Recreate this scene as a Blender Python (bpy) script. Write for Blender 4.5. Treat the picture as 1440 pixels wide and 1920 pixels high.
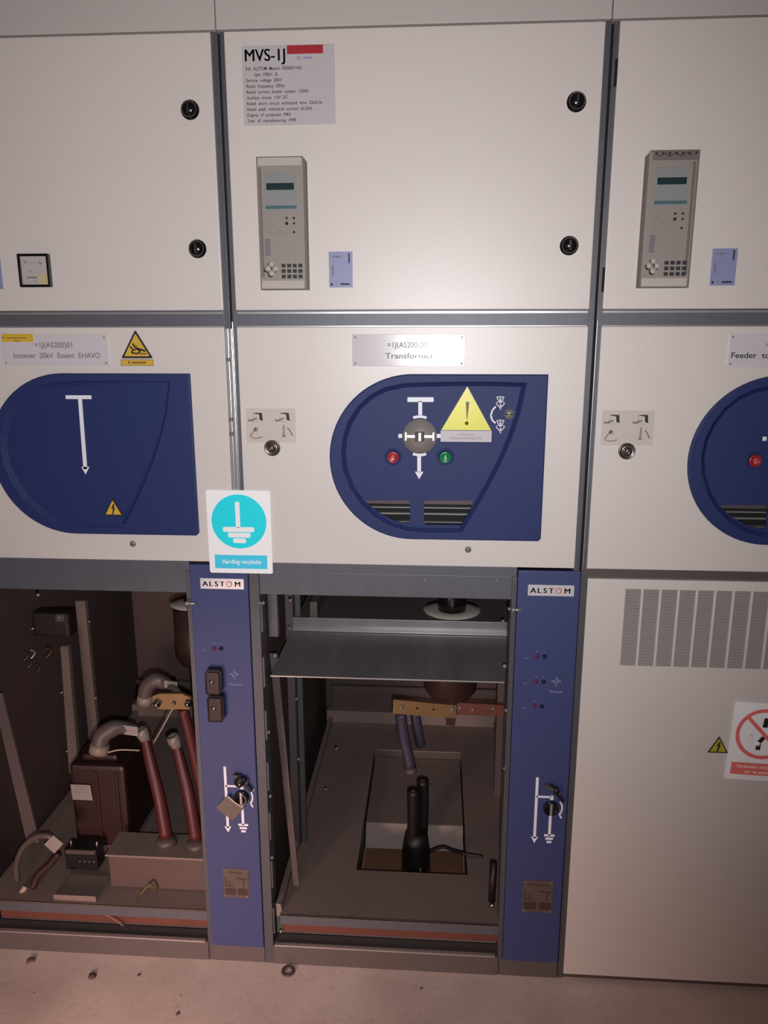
import bpy, bmesh, math, random
from mathutils import Vector, Matrix
random.seed(7)
for o in list(bpy.data.objects): bpy.data.objects.remove(o)
S = bpy.context.scene
COL = S.collection

# ---------------------------------------------------------------- camera, world, light, exposure
CAM = (0.44598, -1.73274, 1.67657)
PITCH, YAW, ROLL = -0.23003613, 0.06766286, 0.00125638
cp, sp, cy, sy, cr, sr = math.cos(PITCH), math.sin(PITCH), math.cos(YAW), math.sin(YAW), math.cos(ROLL), math.sin(ROLL)
RM = Matrix(((cy, -sy, 0), (sy, cy, 0), (0, 0, 1))) @ Matrix(((1, 0, 0), (0, cp, -sp), (0, sp, cp))) @ Matrix(((cr, 0, sr), (0, 1, 0), (-sr, 0, cr)))
right, fwd, up = RM.col[0], RM.col[1], RM.col[2]
cd = bpy.data.cameras.new('camera'); cam = bpy.data.objects.new('camera', cd); COL.objects.link(cam)
cam.matrix_world = Matrix(((right[0], up[0], -fwd[0], CAM[0]), (right[1], up[1], -fwd[1], CAM[1]), (right[2], up[2], -fwd[2], CAM[2]), (0, 0, 0, 1)))
cd.sensor_fit = 'HORIZONTAL'; cd.sensor_width = 36; cd.lens = 36; cd.clip_start = 0.02
S.camera = cam
S.view_settings.view_transform = 'Standard'; S.view_settings.look = 'None'
S.view_settings.gamma = 1; S.view_settings.use_curve_mapping = False; S.view_settings.exposure = 0.0

w = bpy.data.worlds.new('room_air'); S.world = w; w.use_nodes = True
w.node_tree.nodes['Background'].inputs[0].default_value = (1.0, 0.66, 0.60, 1)
w.node_tree.nodes['Background'].inputs[1].default_value = 0.065

def lamp(name, kind, loc, aim, energy, color, size=0.01, **k):
    l = bpy.data.lights.new(name, kind); l.energy = energy; l.color = color
    if kind == 'AREA': l.shape = 'DISK'; l.size = size
    else: l.shadow_soft_size = size
    for a, b in k.items(): setattr(l, a, b)
    o = bpy.data.objects.new(name, l); COL.objects.link(o)
    o.location = loc; o.rotation_euler = (Vector(aim) - Vector(loc)).to_track_quat('-Z', 'Y').to_euler()
    return o
# the flash of the phone, just below its lens
lamp('phone_flash', 'SPOT', (0.462, -1.745, 1.628), (0.16, 0.0, 1.54), 94, (1.0, 0.985, 1.0), 0.006, spot_size=math.radians(108), spot_blend=1.0)
# added warm fill low on the left, lifts the dark interiors and floor
lamp('warm_fill', 'AREA', (-0.45, -1.6, 0.42), (-0.15, 0.0, -0.12), 5.8, (1.0, 0.66, 0.57), 0.4, spread=math.radians(85))

# ---------------------------------------------------------------- measuring helper
def W(px, py, y=0.0):
    """point (x, z) seen at that place of the photograph, on the vertical plane at depth y"""
    d = RM @ Vector(((px - 720) / 1440, 1, -(py - 960) / 1440)); t = (y - CAM[1]) / d[1]
    return CAM[0] + t * d[0], CAM[2] + t * d[2]
def V3(px, py, y):
    a = W(px, py, y); return Vector((a[0], y, a[1]))

# ---------------------------------------------------------------- materials
def lin(c): return tuple((v / 12.92 if v <= .04045 else ((v + .055) / 1.055) ** 2.4) for v in [q / 255 for q in c]) + (1,)
MATS = {}
def mat(name, rgb, rough=.5, metal=0., spec=.5, coat=0., var=.06, scale=18., stretch=(1, 1, 1), bump=0., emit=0., bscale=None):
    if name in MATS: return MATS[name]
    m = bpy.data.materials.new(name); m.use_nodes = True; MATS[name] = m
    nt = m.node_tree; b = nt.nodes['Principled BSDF']; c = lin(rgb)
    b.inputs['Roughness'].default_value = rough; b.inputs['Metallic'].default_value = metal
    b.inputs['Specular IOR Level'].default_value = spec; b.inputs['Coat Weight'].default_value = coat
    b.inputs['Coat Roughness'].default_value = .38
    tc = nt.nodes.new('ShaderNodeTexCoord'); mp = nt.nodes.new('ShaderNodeMapping'); mp.inputs['Scale'].default_value = stretch
    nz = nt.nodes.new('ShaderNodeTexNoise'); nz.inputs['Scale'].default_value = scale; nz.inputs['Detail'].default_value = 5
    nt.links.new(tc.outputs['Object'], mp.inputs[0]); nt.links.new(mp.outputs[0], nz.inputs['Vector'])
    mx = nt.nodes.new('ShaderNodeMix'); mx.data_type = 'RGBA'
    mx.inputs[6].default_value = tuple(v * (1 - var) for v in c[:3]) + (1,); mx.inputs[7].default_value = tuple(min(1, v * (1 + var)) for v in c[:3]) + (1,)
    nt.links.new(nz.outputs['Fac'], mx.inputs[0]); nt.links.new(mx.outputs[2], b.inputs['Base Color'])
    if bump:
        n2 = nt.nodes.new('ShaderNodeTexNoise'); n2.inputs['Scale'].default_value = bscale or 400; n2.inputs['Detail'].default_value = 2
        nt.links.new(mp.outputs[0], n2.inputs['Vector'])
        bp = nt.nodes.new('ShaderNodeBump'); bp.inputs['Strength'].default_value = bump; bp.inputs['Distance'].default_value = .001
        nt.links.new(n2.outputs['Fac'], bp.inputs['Height']); nt.links.new(bp.outputs[0], b.inputs['Normal'])
    return m
door_paint = mat('cream_paint', (218, 209, 203), .42, coat=.5, var=.025, scale=5, bump=.25)
cover_paint = mat('dimmed_cream_paint', (196, 188, 183), .6, var=.03, scale=5, bump=.25)  # door cream dimmed; weaker light on the top cover is partly put in
blue = mat('blue_plastic', (40, 51, 100), .55, spec=.3, var=.06, scale=9, bump=.3, bscale=900)
blue_sheet = mat('blue_sheet', (62, 70, 116), .5, var=.05, scale=6, bump=.2)
steel = mat('galvanised_steel', (94, 94, 100), .48, .4, var=.14, scale=7, stretch=(1, 1, 6))
steel_h = mat('galvanised_crossbar', (100, 100, 108), .5, .3, var=.12, scale=7, stretch=(6, 1, 1))
steel_bright = mat('bright_sheet_edge', (205, 203, 202), .3, .7, var=.1, scale=9, stretch=(1, 1, 4))
zinc = mat('zinc_plate', (132, 126, 128), .42, .45, var=.35, scale=5, stretch=(3, .6, 1))
floor_zinc = mat('dull_zinc_floor', (140, 122, 116), .55, .2, var=.16, scale=6)  # reddish lens veil put into the zinc as a browner, lighter tint
wall_in = mat('dark_inner_wall', (90, 72, 70), .65, .1, var=.25, scale=3)  # lifted towards red: haze over the dark compartment is in the colour
plinth_grey = mat('plinth_grey', (104, 95, 94), .5, .25, var=.1, scale=8)
inner = mat('inner_sheet', (92, 80, 80), .6, .15, var=.2, scale=4)  # brown cast carries the reddish veil over the compartment insides
dark = mat('dark_gap', (16, 16, 18), .8, var=.1)
black = mat('black_plastic', (18, 16, 18), .18, var=.1)
black_matt = mat('black_rubber', (26, 22, 24), .5, var=.15)
chrome = mat('chrome', (220, 218, 214), .18, 1., var=.05)
nickel = mat('nickel_screw', (176, 172, 166), .35, .6, var=.1, scale=60)
grey_knob = mat('grey_zinc_knob', (150, 143, 138), .45, .2, var=.2, scale=50)
white_ink = mat('white_ink', (236, 238, 246), .5, var=.02)
grey_ink = mat('faded_blue_grey_ink', (128, 132, 166), .6, var=.05)
black_ink = mat('black_ink', (34, 32, 36), .6, var=.1)
grey_print = mat('grey_print', (128, 122, 124), .6, var=.1)
plate_white = mat('white_engraved_plate', (210, 204, 208), .16, spec=.7, var=.02)
pale_plate = mat('pale_type_plate', (196, 189, 190), .3, var=.02)
red_ink = mat('red_ink', (170, 40, 50), .45, var=.04)
yellow = mat('warning_yellow', (216, 176, 70), .4, var=.05)
yellow_bright = mat('lemon_warning_yellow', (225, 222, 48), .35, var=.03)
yellow_dull = mat('dull_warning_yellow', (186, 176, 52), .45, var=.05)
sign_white = mat('sign_white', (255, 255, 255), .5, var=0)
sign_cyan = mat('sign_blue', (22, 232, 246), .5, var=.0)  # blue brightened to cyan: flash return of the reflective sheet is painted in
sign_cyan2 = mat('sign_blue_panel', (70, 214, 250), .5, var=.0)  # bluer step of the same flash return, painted into the caption panel
sign_red = mat('sign_red', (246, 120, 118), .5, var=.02)
relay_grey = mat('relay_grey', (146, 138, 131), .5, var=.03)
relay_dark = mat('relay_side_grey', (112, 102, 96), .55, var=.05)
relay_tab = mat('relay_clear_tab', (190, 182, 173), .25, var=.02)
lcd = mat('lcd_glass', (30, 52, 58), .25, var=.1)
lcd_line = mat('teal_stripe', (58, 98, 106), .5, var=.15, scale=60)
lcd_pale = mat('pale_teal_panel', (136, 138, 136), .5, var=.03)
card_blue = mat('lavender_card', (140, 145, 184), .4, var=.02)
film = mat('clear_label_film', (206, 194, 186), .35, var=.02)
btn_red = mat('red_button', (160, 38, 46), .25, var=.05)
btn_green = mat('green_button', (10, 120, 66), .25, var=.05)
led_red = mat('red_socket', (110, 34, 60), .4)
led_dark = mat('dark_blue_socket', (20, 22, 48), .3)
brown_plate = mat('bronze_instruction_plate', (100, 86, 80), .5, .2, var=.2, scale=60)
brown_dark = mat('dark_bronze_panel', (66, 48, 46), .6, var=.1)
copper = mat('copper', (112, 66, 56), .55, .2, var=.2, scale=12)
brass = mat('tinned_brass', (134, 108, 72), .45, .45, var=.15, scale=30)
resin = mat('brown_cast_resin', (58, 38, 34), .4, var=.2, scale=5)
ct_resin = mat('red_brown_transformer', (50, 29, 28), .45, var=.2, scale=4)
bushing_skin = mat('pale_gasket', (176, 166, 158), .6, var=.05)
red_cable = mat('red_cable_sheath', (84, 34, 36), .45, var=.1)
blue_cable = mat('blue_grey_sleeve', (62, 58, 76), .5, var=.1)
grey_elbow = mat('grey_elastomer', (88, 77, 73), .45, var=.12, scale=25)
white_tag = mat('white_tag', (150, 141, 136), .5, var=.03)
wood = mat('brown_board', (128, 92, 70), .7, var=.25, scale=8, stretch=(1, 6, 1))
wire_y = mat('green_yellow_wire', (96, 88, 50), .5, var=.1)
wire_o = mat('orange_wire', (140, 92, 62), .5, var=.1)
wire_w = mat('pale_wire', (176, 158, 146), .5, var=.1)
tag_metal = mat('dull_metal_tag', (112, 104, 98), .45, .4, var=.1, scale=40)

# ---------------------------------------------------------------- mesh builder
class MB:
    def __init__(s): s.bm = bmesh.new(); s.m = []
    def mi(s, m):
        if m not in s.m: s.m.append(m)
        return s.m.index(m)
    def take(s, b2, m, M=None, smooth=False):
        if M is not None: bmesh.ops.transform(b2, matrix=M, verts=b2.verts)
        i = s.mi(m); me = bpy.data.meshes.new('t')
        for f in b2.faces: f.material_index = i; f.smooth = smooth
        b2.to_mesh(me); b2.free(); s.bm.from_mesh(me); bpy.data.meshes.remove(me); return s
    def box(s, x0, x1, y0, y1, z0, z1, m, bev=0., M=None):
        b = bmesh.new(); bmesh.ops.create_cube(b, size=1)
        bmesh.ops.transform(b, matrix=Matrix.Translation(((x0 + x1) / 2, (y0 + y1) / 2, (z0 + z1) / 2)) @ Matrix.Diagonal((abs(x1 - x0), abs(y1 - y0), abs(z1 - z0), 1)), verts=b.verts)
        if bev: bmesh.ops.bevel(b, geom=b.edges[:], offset=bev, segments=2, affect='EDGES', profile=.6)
        return s.take(b, m, M)
    def prism(s, pts, y0, y1, m, M=None):
        b = bmesh.new(); f = [b.verts.new((x, y0, z)) for x, z in pts]; k = [b.verts.new((x, y1, z)) for x, z in pts]; n = len(pts)
        b.faces.new(f); b.faces.new(k[::-1])
        for i in range(n): b.faces.new((f[i], k[i], k[(i + 1) % n], f[(i + 1) % n]))
        bmesh.ops.recalc_face_normals(b, faces=b.faces); return s.take(b, m, M)
    def cyl(s, p0, p1, r0, m, r1=None, seg=28, bev=0.):
        p0, p1 = Vector(p0), Vector(p1); d = p1 - p0; b = bmesh.new()
        bmesh.ops.create_cone(b, cap_ends=True, segments=seg, radius1=r0, radius2=r0 if r1 is None else r1, depth=d.length)
        if bev: bmesh.ops.bevel(b, geom=[e for e in b.edges if len(e.link_faces) == 2 and any(len(f.verts) > 4 for f in e.link_faces)], offset=bev, segments=2, affect='EDGES')
        s.take(b, m, Matrix.Translation((p0 + p1) / 2) @ d.to_track_quat('Z', 'Y').to_matrix().to_4x4(), True); return s
    def ycyl(s, x, z, r, y0, y1, m, r1=None, seg=28, bev=0.): return s.cyl((x, y1, z), (x, y0, z), r, m, r1, seg, bev)
    def lathe(s, prof, origin, axis, m, seg=28):
        """prof = (radius, distance along axis)"""
        b = bmesh.new(); rings = []
        for r, h in prof: rings.append([b.verts.new((r * math.cos(2 * math.pi * i / seg), r * math.sin(2 * math.pi * i / seg), h)) for i in range(seg)])
        for a, c in zip(rings, rings[1:]):
            for i in range(seg): b.faces.new((a[i], a[(i + 1) % seg], c[(i + 1) % seg], c[i]))
        b.faces.new(rings[0][::-1]); b.faces.new(rings[-1]); bmesh.ops.recalc_face_normals(b, faces=b.faces)
        return s.take(b, m, Matrix.Translation(origin) @ Vector(axis).to_track_quat('Z', 'Y').to_matrix().to_4x4(), True)
    def tube(s, pts, r, m, seg=12, sub=6):
        pts = [Vector(p) for p in pts]; n = len(pts); path = []
        rr = r if isinstance(r, (list, tuple)) else [r] * n; R = []
        if n == 2: path, R = pts, list(rr)
        else:
            for i in range(n - 1):
                p0, p1, p2, p3 = pts[max(i - 1, 0)], pts[i], pts[i + 1], pts[min(i + 2, n - 1)]
                for k in range(sub):
                    t = k / sub; path.append(.5 * ((2 * p1) + (p2 - p0) * t + (2 * p0 - 5 * p1 + 4 * p2 - p3) * t * t + (3 * p1 - p0 - 3 * p2 + p3) * t ** 3)); R.append(rr[i] * (1 - t) + rr[i + 1] * t)
            path.append(pts[-1]); R.append(rr[-1])
        b = bmesh.new(); rings = []; nrm = None
        for i, p in enumerate(path):
            d = (path[min(i + 1, len(path) - 1)] - path[max(i - 1, 0)]).normalized()
            if nrm is None: nrm = d.orthogonal().normalized()
            nrm = (nrm - d * nrm.dot(d)).normalized(); q = d.cross(nrm)
            rings.append([b.verts.new(p + R[i] * (nrm * math.cos(2 * math.pi * k / seg) + q * math.sin(2 * math.pi * k / seg))) for k in range(seg)])
        for a, c in zip(rings, rings[1:]):
            for k in range(seg): b.faces.new((a[k], a[(k + 1) % seg], c[(k + 1) % seg], c[k]))
        b.faces.new(rings[0][::-1]); b.faces.new(rings[-1]); bmesh.ops.recalc_face_normals(b, faces=b.faces)
        return s.take(b, m, None, True)
    def _curve(s, cu, M, m):
        o = bpy.data.objects.new('t', cu); me = bpy.data.meshes.new_from_object(o)
        b = bmesh.new(); b.from_mesh(me); bpy.data.meshes.remove(me); bpy.data.objects.remove(o)
        return s.take(b, m, M)
    def flat(s, loops, y0, y1, m, bev=0.):
        """sheet with holes: loops of (x, z), front at y0, back at y1"""
        cu = bpy.data.curves.new('t', 'CURVE'); cu.dimensions = '2D'; cu.fill_mode = 'BOTH'; cu.extrude = (y1 - y0) / 2 - bev; cu.bevel_depth = bev; cu.bevel_resolution = 1
        if bev: cu.offset = -bev
        for L in loops:
            sp_ = cu.splines.new('POLY'); sp_.points.add(len(L) - 1); sp_.use_cyclic_u = True
            for p, (x, z) in zip(sp_.points, L): p.co = (x, z, 0, 1)
        return s._curve(cu, Matrix(((1, 0, 0, 0), (0, 0, -1, (y0 + y1) / 2), (0, 1, 0, 0), (0, 0, 0, 1))), m)
    def text(s, body, x, z, y, h, m, width=None, align='LEFT', bold=0., rot=0., t=.0004, sx=1.):
        """lettering: x, z = base line start (or centre), h = capital height"""
        cu = bpy.data.curves.new('t', 'FONT'); cu.body = body; cu.align_x = 'LEFT'; cu.size = 1; cu.offset = bold; cu.extrude = 0
        o = bpy.data.objects.new('t', cu); me = bpy.data.meshes.new_from_object(o); bpy.data.objects.remove(o)
        b = bmesh.new(); b.from_mesh(me); bpy.data.meshes.remove(me)
        if not b.verts: b.free(); return s
        xs = [v.co.x for v in b.verts]; k = h / .70; x0, x1 = min(xs), max(xs)
        kx = (width / (x1 - x0)) if width else k * sx
        off = {'LEFT': -x0, 'CENTER': -(x0 + x1) / 2}[align]
        for v in b.verts: v.co.x = (v.co.x + off) * kx; v.co.y *= k
        r = bmesh.ops.extrude_face_region(b, geom=b.faces[:]); bmesh.ops.translate(b, vec=(0, 0, t), verts=[e for e in r['geom'] if isinstance(e, bmesh.types.BMVert)])
        return s.take(b, m, Matrix.Translation((x, y, z)) @ Matrix.Rotation(-rot, 4, 'Y') @ Matrix(((1, 0, 0, 0), (0, 0, -1, 0), (0, 1, 0, 0), (0, 0, 0, 1))))
    def line(s, pts, wd, y, m, t=.0005):
        """a printed stroke through (x, z) points"""
        for (xa, za), (xb, zb) in zip(pts, pts[1:]):
            d = Vector((xb - xa, zb - za)); L = d.length or 1e-6; n = Vector((-d.y, d.x)) / L * wd / 2
            s.prism([(xa + n.x, za + n.y), (xb + n.x, zb + n.y), (xb - n.x, zb - n.y), (xa - n.x, za - n.y)], y - t, y, m)
        return s
    def build(s, name, parent=None, label=None, cat=None, group=None, kind=None):
        bm = s.bm; vs = [v.co for v in bm.verts]
        base = Vector(((min(v.x for v in vs) + max(v.x for v in vs)) / 2, (min(v.y for v in vs) + max(v.y for v in vs)) / 2, min(v.z for v in vs)))
        bmesh.ops.translate(bm, vec=-base, verts=bm.verts)
        me = bpy.data.meshes.new(name); bm.to_mesh(me); bm.free()
        for q in s.m: me.materials.append(q)
        o = bpy.data.objects.new(name, me); COL.objects.link(o); o['_w'] = tuple(base)
        o.location = base - (Vector(parent['_w']) if parent else Vector())
        if parent: o.parent = parent
        tag(o, label, cat, group, kind); return o
def tag(o, label=None, cat=None, group=None, kind=None):
    for k, v in (('label', label), ('category', cat), ('group', group), ('kind', kind)):
        if v: o[k] = v
    return o
def thing(name, loc, label, cat, group=None):
    o = bpy.data.objects.new(name, None); COL.objects.link(o); o.empty_display_size = .05; o.location = loc; o['_w'] = tuple(loc)
    return tag(o, label, cat, group)
def clone(o, world, parent=None):
    """a copy of a mesh piece standing at another place (world = its base point)"""
    c = o.copy(); COL.objects.link(c); c.parent = parent; c['_w'] = tuple(world)
    c.location = Vector(world) - (Vector(parent['_w']) if parent else Vector()); return c
def arc(cx, cz, r, a0, a1, n=24): return [(cx + r * math.cos(math.radians(a0 + (a1 - a0) * i / n)), cz + r * math.sin(math.radians(a0 + (a1 - a0) * i / n))) for i in range(n + 1)]
def rect(x0, x1, z0, z1, r=0.):
    if not r: return [(x0, z0), (x1, z0), (x1, z1), (x0, z1)]
    return arc(x1 - r, z0 + r, r, -90, 0, 4) + arc(x1 - r, z1 - r, r, 0, 90, 4) + arc(x0 + r, z1 - r, r, 90, 180, 4) + arc(x0 + r, z0 + r, r, 180, 270, 4)
def pl(pts, ox=0.): return [(W(a, b)[0] + ox, W(a, b)[1]) for a, b in pts]

# ---------------------------------------------------------------- the room
PI2 = math.pi / 2
m = bpy.data.materials.new('dusty_concrete'); m.use_nodes = True; nt = m.node_tree; b = nt.nodes['Principled BSDF']; b.inputs['Roughness'].default_value = .8
tc = nt.nodes.new('ShaderNodeTexCoord'); n1 = nt.nodes.new('ShaderNodeTexNoise'); n1.inputs['Scale'].default_value = 5; n1.inputs['Detail'].default_value = 7
rp = nt.nodes.new('ShaderNodeValToRGB'); rp.color_ramp.elements[0].position = .3; rp.color_ramp.elements[0].color = lin((202, 182, 172)); rp.color_ramp.elements[1].position = .7; rp.color_ramp.elements[1].color = lin((228, 208, 198))
nt.links.new(tc.outputs['Object'], n1.inputs['Vector']); nt.links.new(n1.outputs['Fac'], rp.inputs[0])
n2 = nt.nodes.new('ShaderNodeTexNoise'); n2.inputs['Scale'].default_value = 55; n2.inputs['Detail'].default_value = 3; nt.links.new(tc.outputs['Object'], n2.inputs['Vector'])
r2 = nt.nodes.new('ShaderNodeValToRGB'); r2.color_ramp.elements[0].position = .3; r2.color_ramp.elements[0].color = (.45, .38, .36, 1); r2.color_ramp.elements[1].position = .40; r2.color_ramp.elements[1].color = (1, 1, 1, 1)
nt.links.new(n2.outputs['Fac'], r2.inputs[0]); mx = nt.nodes.new('ShaderNodeMix'); mx.data_type = 'RGBA'; mx.blend_type = 'MULTIPLY'; mx.inputs[0].default_value = .18
nt.links.new(rp.outputs[0], mx.inputs[6]); nt.links.new(r2.outputs[0], mx.inputs[7]); nt.links.new(mx.outputs[2], b.inputs['Base Color'])
bp = nt.nodes.new('ShaderNodeBump'); bp.inputs['Strength'].default_value = .3; bp.inputs['Distance'].default_value = .002; nt.links.new(n2.outputs['Fac'], bp.inputs['Height']); nt.links.new(bp.outputs[0], b.inputs['Normal'])
concrete = m
MB().box(-3.2, 4, -3.2, 2.0, -.1, 0, concrete).build('floor', kind='structure', label='dusty beige pink concrete floor')
MB().box(-3.2, 4, 2.0, 2.1, 0, 3.0, cover_paint).build('wall_back', kind='structure')

# ---------------------------------------------------------------- cubicles
Z_UP = (1.7232, 2.2775); Z_MID = (1.1407, 1.6878); DW = .7715
# outline of the moulded blue cover and of its sunken field, relative to the cell
BZ = [(.690, 1.214), (.690, 1.586)] + arc(.394, 1.397, .189, 90, 270, 40) + [(.684, 1.208)]
FIELD = [W(*p) for p in [(985, 719), (973, 775), (957, 822), (937, 868), (914, 912), (890, 954), (864, 996)]]
FIELD = FIELD + [W(*p) for p in [(800, 996), (765, 993)]] + [W(*p) for p in [(733, 984), (703, 966), (678, 943), (659, 914), (646, 882), (642, 850), (645, 820), (655, 790), (672, 763), (696, 741), (724, 727), (757, 720), (800, 718), (860, 717), (920, 717)]]
def shrink(P, d):
    n = len(P); out = []
    A = sum(P[i][0] * P[(i + 1) % n][1] - P[(i + 1) % n][0] * P[i][1] for i in range(n)); sg = 1 if A > 0 else -1
    for i in range(n):
        a, b_, c = Vector(P[i - 1]), Vector(P[i]), Vector(P[(i + 1) % n]); e1 = (b_ - a).normalized(); e2 = (c - b_).normalized()
        nn = (Vector((-e1.y, e1.x)) + Vector((-e2.y, e2.x))).normalized() * sg
        k = d / max(.5, math.sqrt((1 + e1.dot(e2)) / 2)); out.append(tuple(b_ + nn * k))
    return out
def latch(x, z, par):
    a = MB().ycyl(x, z, .0195, -.004, .002, black, bev=.001)
    a.lathe([(.0165, 0), (.0165, .006), (.0145, .011), (.009, .0145), (.001, .0158)], (x, -.004, z), (0, -1, 0), black)
    a.box(x - .0025, x + .0025, -.021, -.016, z - .010, z + .010, black_matt, .0008)
    return a.build('door_latch', par)

def mimic_marks(ox, y, par):
    a = MB(); q = lambda *p: pl(p, ox); L = a.line
    L(q((764, 749), (813, 749)), .0105, y, white_ink); L(q((788, 752), (788, 778)), .0085, y, white_ink)
    c = W(787, 817); cx, cz = c[0] + ox, c[1]
    L(arc(cx, cz, .0435, 70, 110, 8), .006, y, white_ink); L(arc(cx, cz, .0435, 250, 290, 8), .006, y, white_ink)
    L(q((786, 855), (786, 885)), .0085, y, white_ink); a.prism(q((778, 884), (794, 884), (786, 898)), y - .0005, y, white_ink)
    L(q((747, 817), (754, 817)), .009, y, white_ink); L(q((819, 817), (826, 817)), .009, y, white_ink)
    a.build('circuit_mark', par)
    a = MB(); L = a.line          # spring symbols and turning arrow by the screw
    for dz, fl in ((0, 1), (44, -1)):
        L(q((931, 744 + dz), (945, 744 + dz)), .0016, y, white_ink); L(q((931, 744 + dz), (938, 757 + dz), (945, 744 + dz)), .0018, y, white_ink)
        L(q((938, 742 + dz), (938, 768 + dz)), .0022, y, white_ink); L(q((930, 756 + dz), (938, 765 + dz), (946, 756 + dz)), .0018, y, white_ink)
        L(q((930, 756 + dz), (938, 748 + dz), (946, 756 + dz)), .0012, y, white_ink)
    L(q((929, 762), (923, 769), (920, 779), (923, 788), (929, 793)), .0035, y, white_ink)
    a.build('winding_symbol', par)

def cubicle(ox, kind, label, strip=None):
    t = thing('switchgear_cubicle', (ox + .385, .6, 0), label, 'electrical cabinet', 'medium voltage switchgear cubicles side by side')
    # body behind the doors, walls of the cable compartment
    a = MB(); x0, x1 = ox - .0125, ox + .7845
    a.box(x0, x1, .07, 1.3, 1.15, 2.52, inner)
    for s_, e_ in ((x0, x0 + .004), (x1 - .004, x1)): a.box(s_, e_, .03, 1.3, 0, 1.15, wall_in)
    a.box(x0 + .004, x1 - .004, 1.28, 1.3, 0, 1.15, wall_in); a.build('body', t)
    # top cover panel
    MB().box(ox - .0155, ox + .7825, .0, .03, 2.2815, 2.56, cover_paint, .0015).build('top_cover', t)
    # frame: posts and crossbars
    a = MB()
    a.box(ox - .0105, ox + .001, .007, .07, 1.1407, 2.279, steel, .001); a.box(ox + DW - .001, ox + .7845, .007, .07, 1.06, 2.279, steel, .001)
    a.box(ox - .0105, ox - .0085, -.001, .008, 1.1407, 1.70, steel_bright, .0004)
    a.box(ox - .0085, ox + DW, .006, .07, 1.6865, 1.7245, steel_h, .001); a.box(ox + .002, ox + DW - .002, .004, .0065, 1.7165, 1.7205, steel_bright); a.box(ox + .002, ox + DW - .002, .004, .0065, 1.6885, 1.6905, steel_bright)  # thin bright strips put in as highlights along the crossbar edges
    if kind == 'left':
        a.box(ox + DW + .0005, ox + DW + .0085, .002, .008, 1.1407, 1.685, steel_bright, .001); a.box(ox + DW + .0092, ox + DW + .0165, .002, .008, 1.1407, 1.685, steel_bright, .001)
        for zz in (1.612, 1.478, 1.445, 1.297):
            for xx in (.0035, .0095): a.box(ox + DW + xx - .0015, ox + DW + xx + .0018, -.001, .004, zz, zz + .009, inner, .0005)
    if kind != 'right':
        a.box(ox + .02, strip[0] - .002, .006, .06, 1.116, 1.1407, steel_h, .001)      # upper rail
        a.box(ox + .02, strip[0] - .012, .012, .05, 1.058, 1.1145, steel_h, .001)      # lower rail
        a.box(ox + .002, ox + .026, .004, .06, .0, 1.135, steel, .001)                 # left post
        a.box(strip[0] - .013, strip[0] - .001, .006, .06, .0, 1.115, steel, .001)     # post beside the blue strip
        a.box(strip[1], strip[1] + .003, .012, .06, .0, 1.13, dark)
        a.box(ox + .026, strip[0] - .012, .002, .05, .0, .057, plinth_grey, .002)          # sill
        a.box(ox + .03, strip[0] - .02, .0, .012, .0575, .0615, steel_bright, .001)
        a.box(strip[0] - .006, strip[1] + .0005, .004, .06, .0, .052, plinth_grey, .001)
        a.box(ox + .034, ox + .058, .055, .075, .93, 1.07, steel, .001)                # short inner post
        for i in range(7): a.box(ox + .026, ox + .031, .008, .03, .96 - i * .145, 1.04 - i * .145, steel, .0008)   # toothed edge
    else:
        a.box(ox - .0105, ox + DW, .008, .06, 1.119, 1.1407, inner, .001)
        a.box(ox - .0105, ox + .003, .006, .06, .0, 1.13, steel, .001); a.box(ox - .0105, ox + DW, .01, .05, .0, .017, inner)
    a.build('frame', t)
    a = MB()   # dark strip added as the shade in the slit between two neighbours
    a.box(ox + .7846, ox + .7893, .02, .065, 0, 2.279, dark).build('gap_shade_strip', t)
    if kind == 'right':
        for zz in (2.16, 1.76): MB().box(ox - .004, ox - .0005, -.002, .008, zz, zz + .05, dark, .0005).build('hinge', t)
    # upper door
    d = MB().box(ox, ox + DW, 0, .02, Z_UP[0] + .001, Z_UP[1], door_paint, .002).build('instrument_door', t)
    if kind != 'right':
        l1 = latch(ox + .7215, 2.1315, d); clone(l1, (ox + .7215, l1['_w'][1], l1['_w'][2] - .2775), d)
    # middle door with the moulded cover
    inner_cut = [(x + ox, z) for x, z in shrink(BZ, .02)]
    d = MB().flat([rect(ox, ox + DW, Z_MID[0] + .001, Z_MID[1]), inner_cut], 0, .02, door_paint, .0012).build('breaker_door', t)
    F = [(x + ox, z) for x, z in FIELD]; F2 = shrink(F, .008)
    a = MB(); a.flat([[(x + ox, z) for x, z in BZ], F], -.012, .0, blue, .003)
    fx = [p[0] for p in F]; lo, hi = min(fx), max(fx)
    if kind == 'left': dep = lambda x: -.0115 + .009 * (1 - (x - lo) / (hi - lo))
    else: dep = lambda x: -.003
    bb = bmesh.new(); A = [bb.verts.new((x, -.0115, z)) for x, z in F]; B = [bb.verts.new((x, dep(x), z)) for x, z in F2]; n = len(F)
    for i in range(n): bb.faces.new((A[i], A[(i + 1) % n], B[(i + 1) % n], B[i]))
    if kind == 'left': bb.faces.new(B)
    bmesh.ops.recalc_face_normals(bb, faces=bb.faces); a.take(bb, blue)
    if kind != 'left':
        g = lambda *p: pl(p, ox)
        w1 = g((688, 938), (766, 938), (769, 941), (769, 978), (766, 981), (742, 977), (716, 964), (697, 950), (686, 941))
        w2 = g((798, 938), (886, 938), (888, 941), (868, 982), (864, 984), (798, 983), (795, 980), (795, 941))
        a.flat([F2, w1, w2], -.003, .0, blue)
        a.box(ox + .28, ox + .62, .045, .05, 1.20, 1.33, dark)
    cov = a.build('blue_cover', d)
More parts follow.
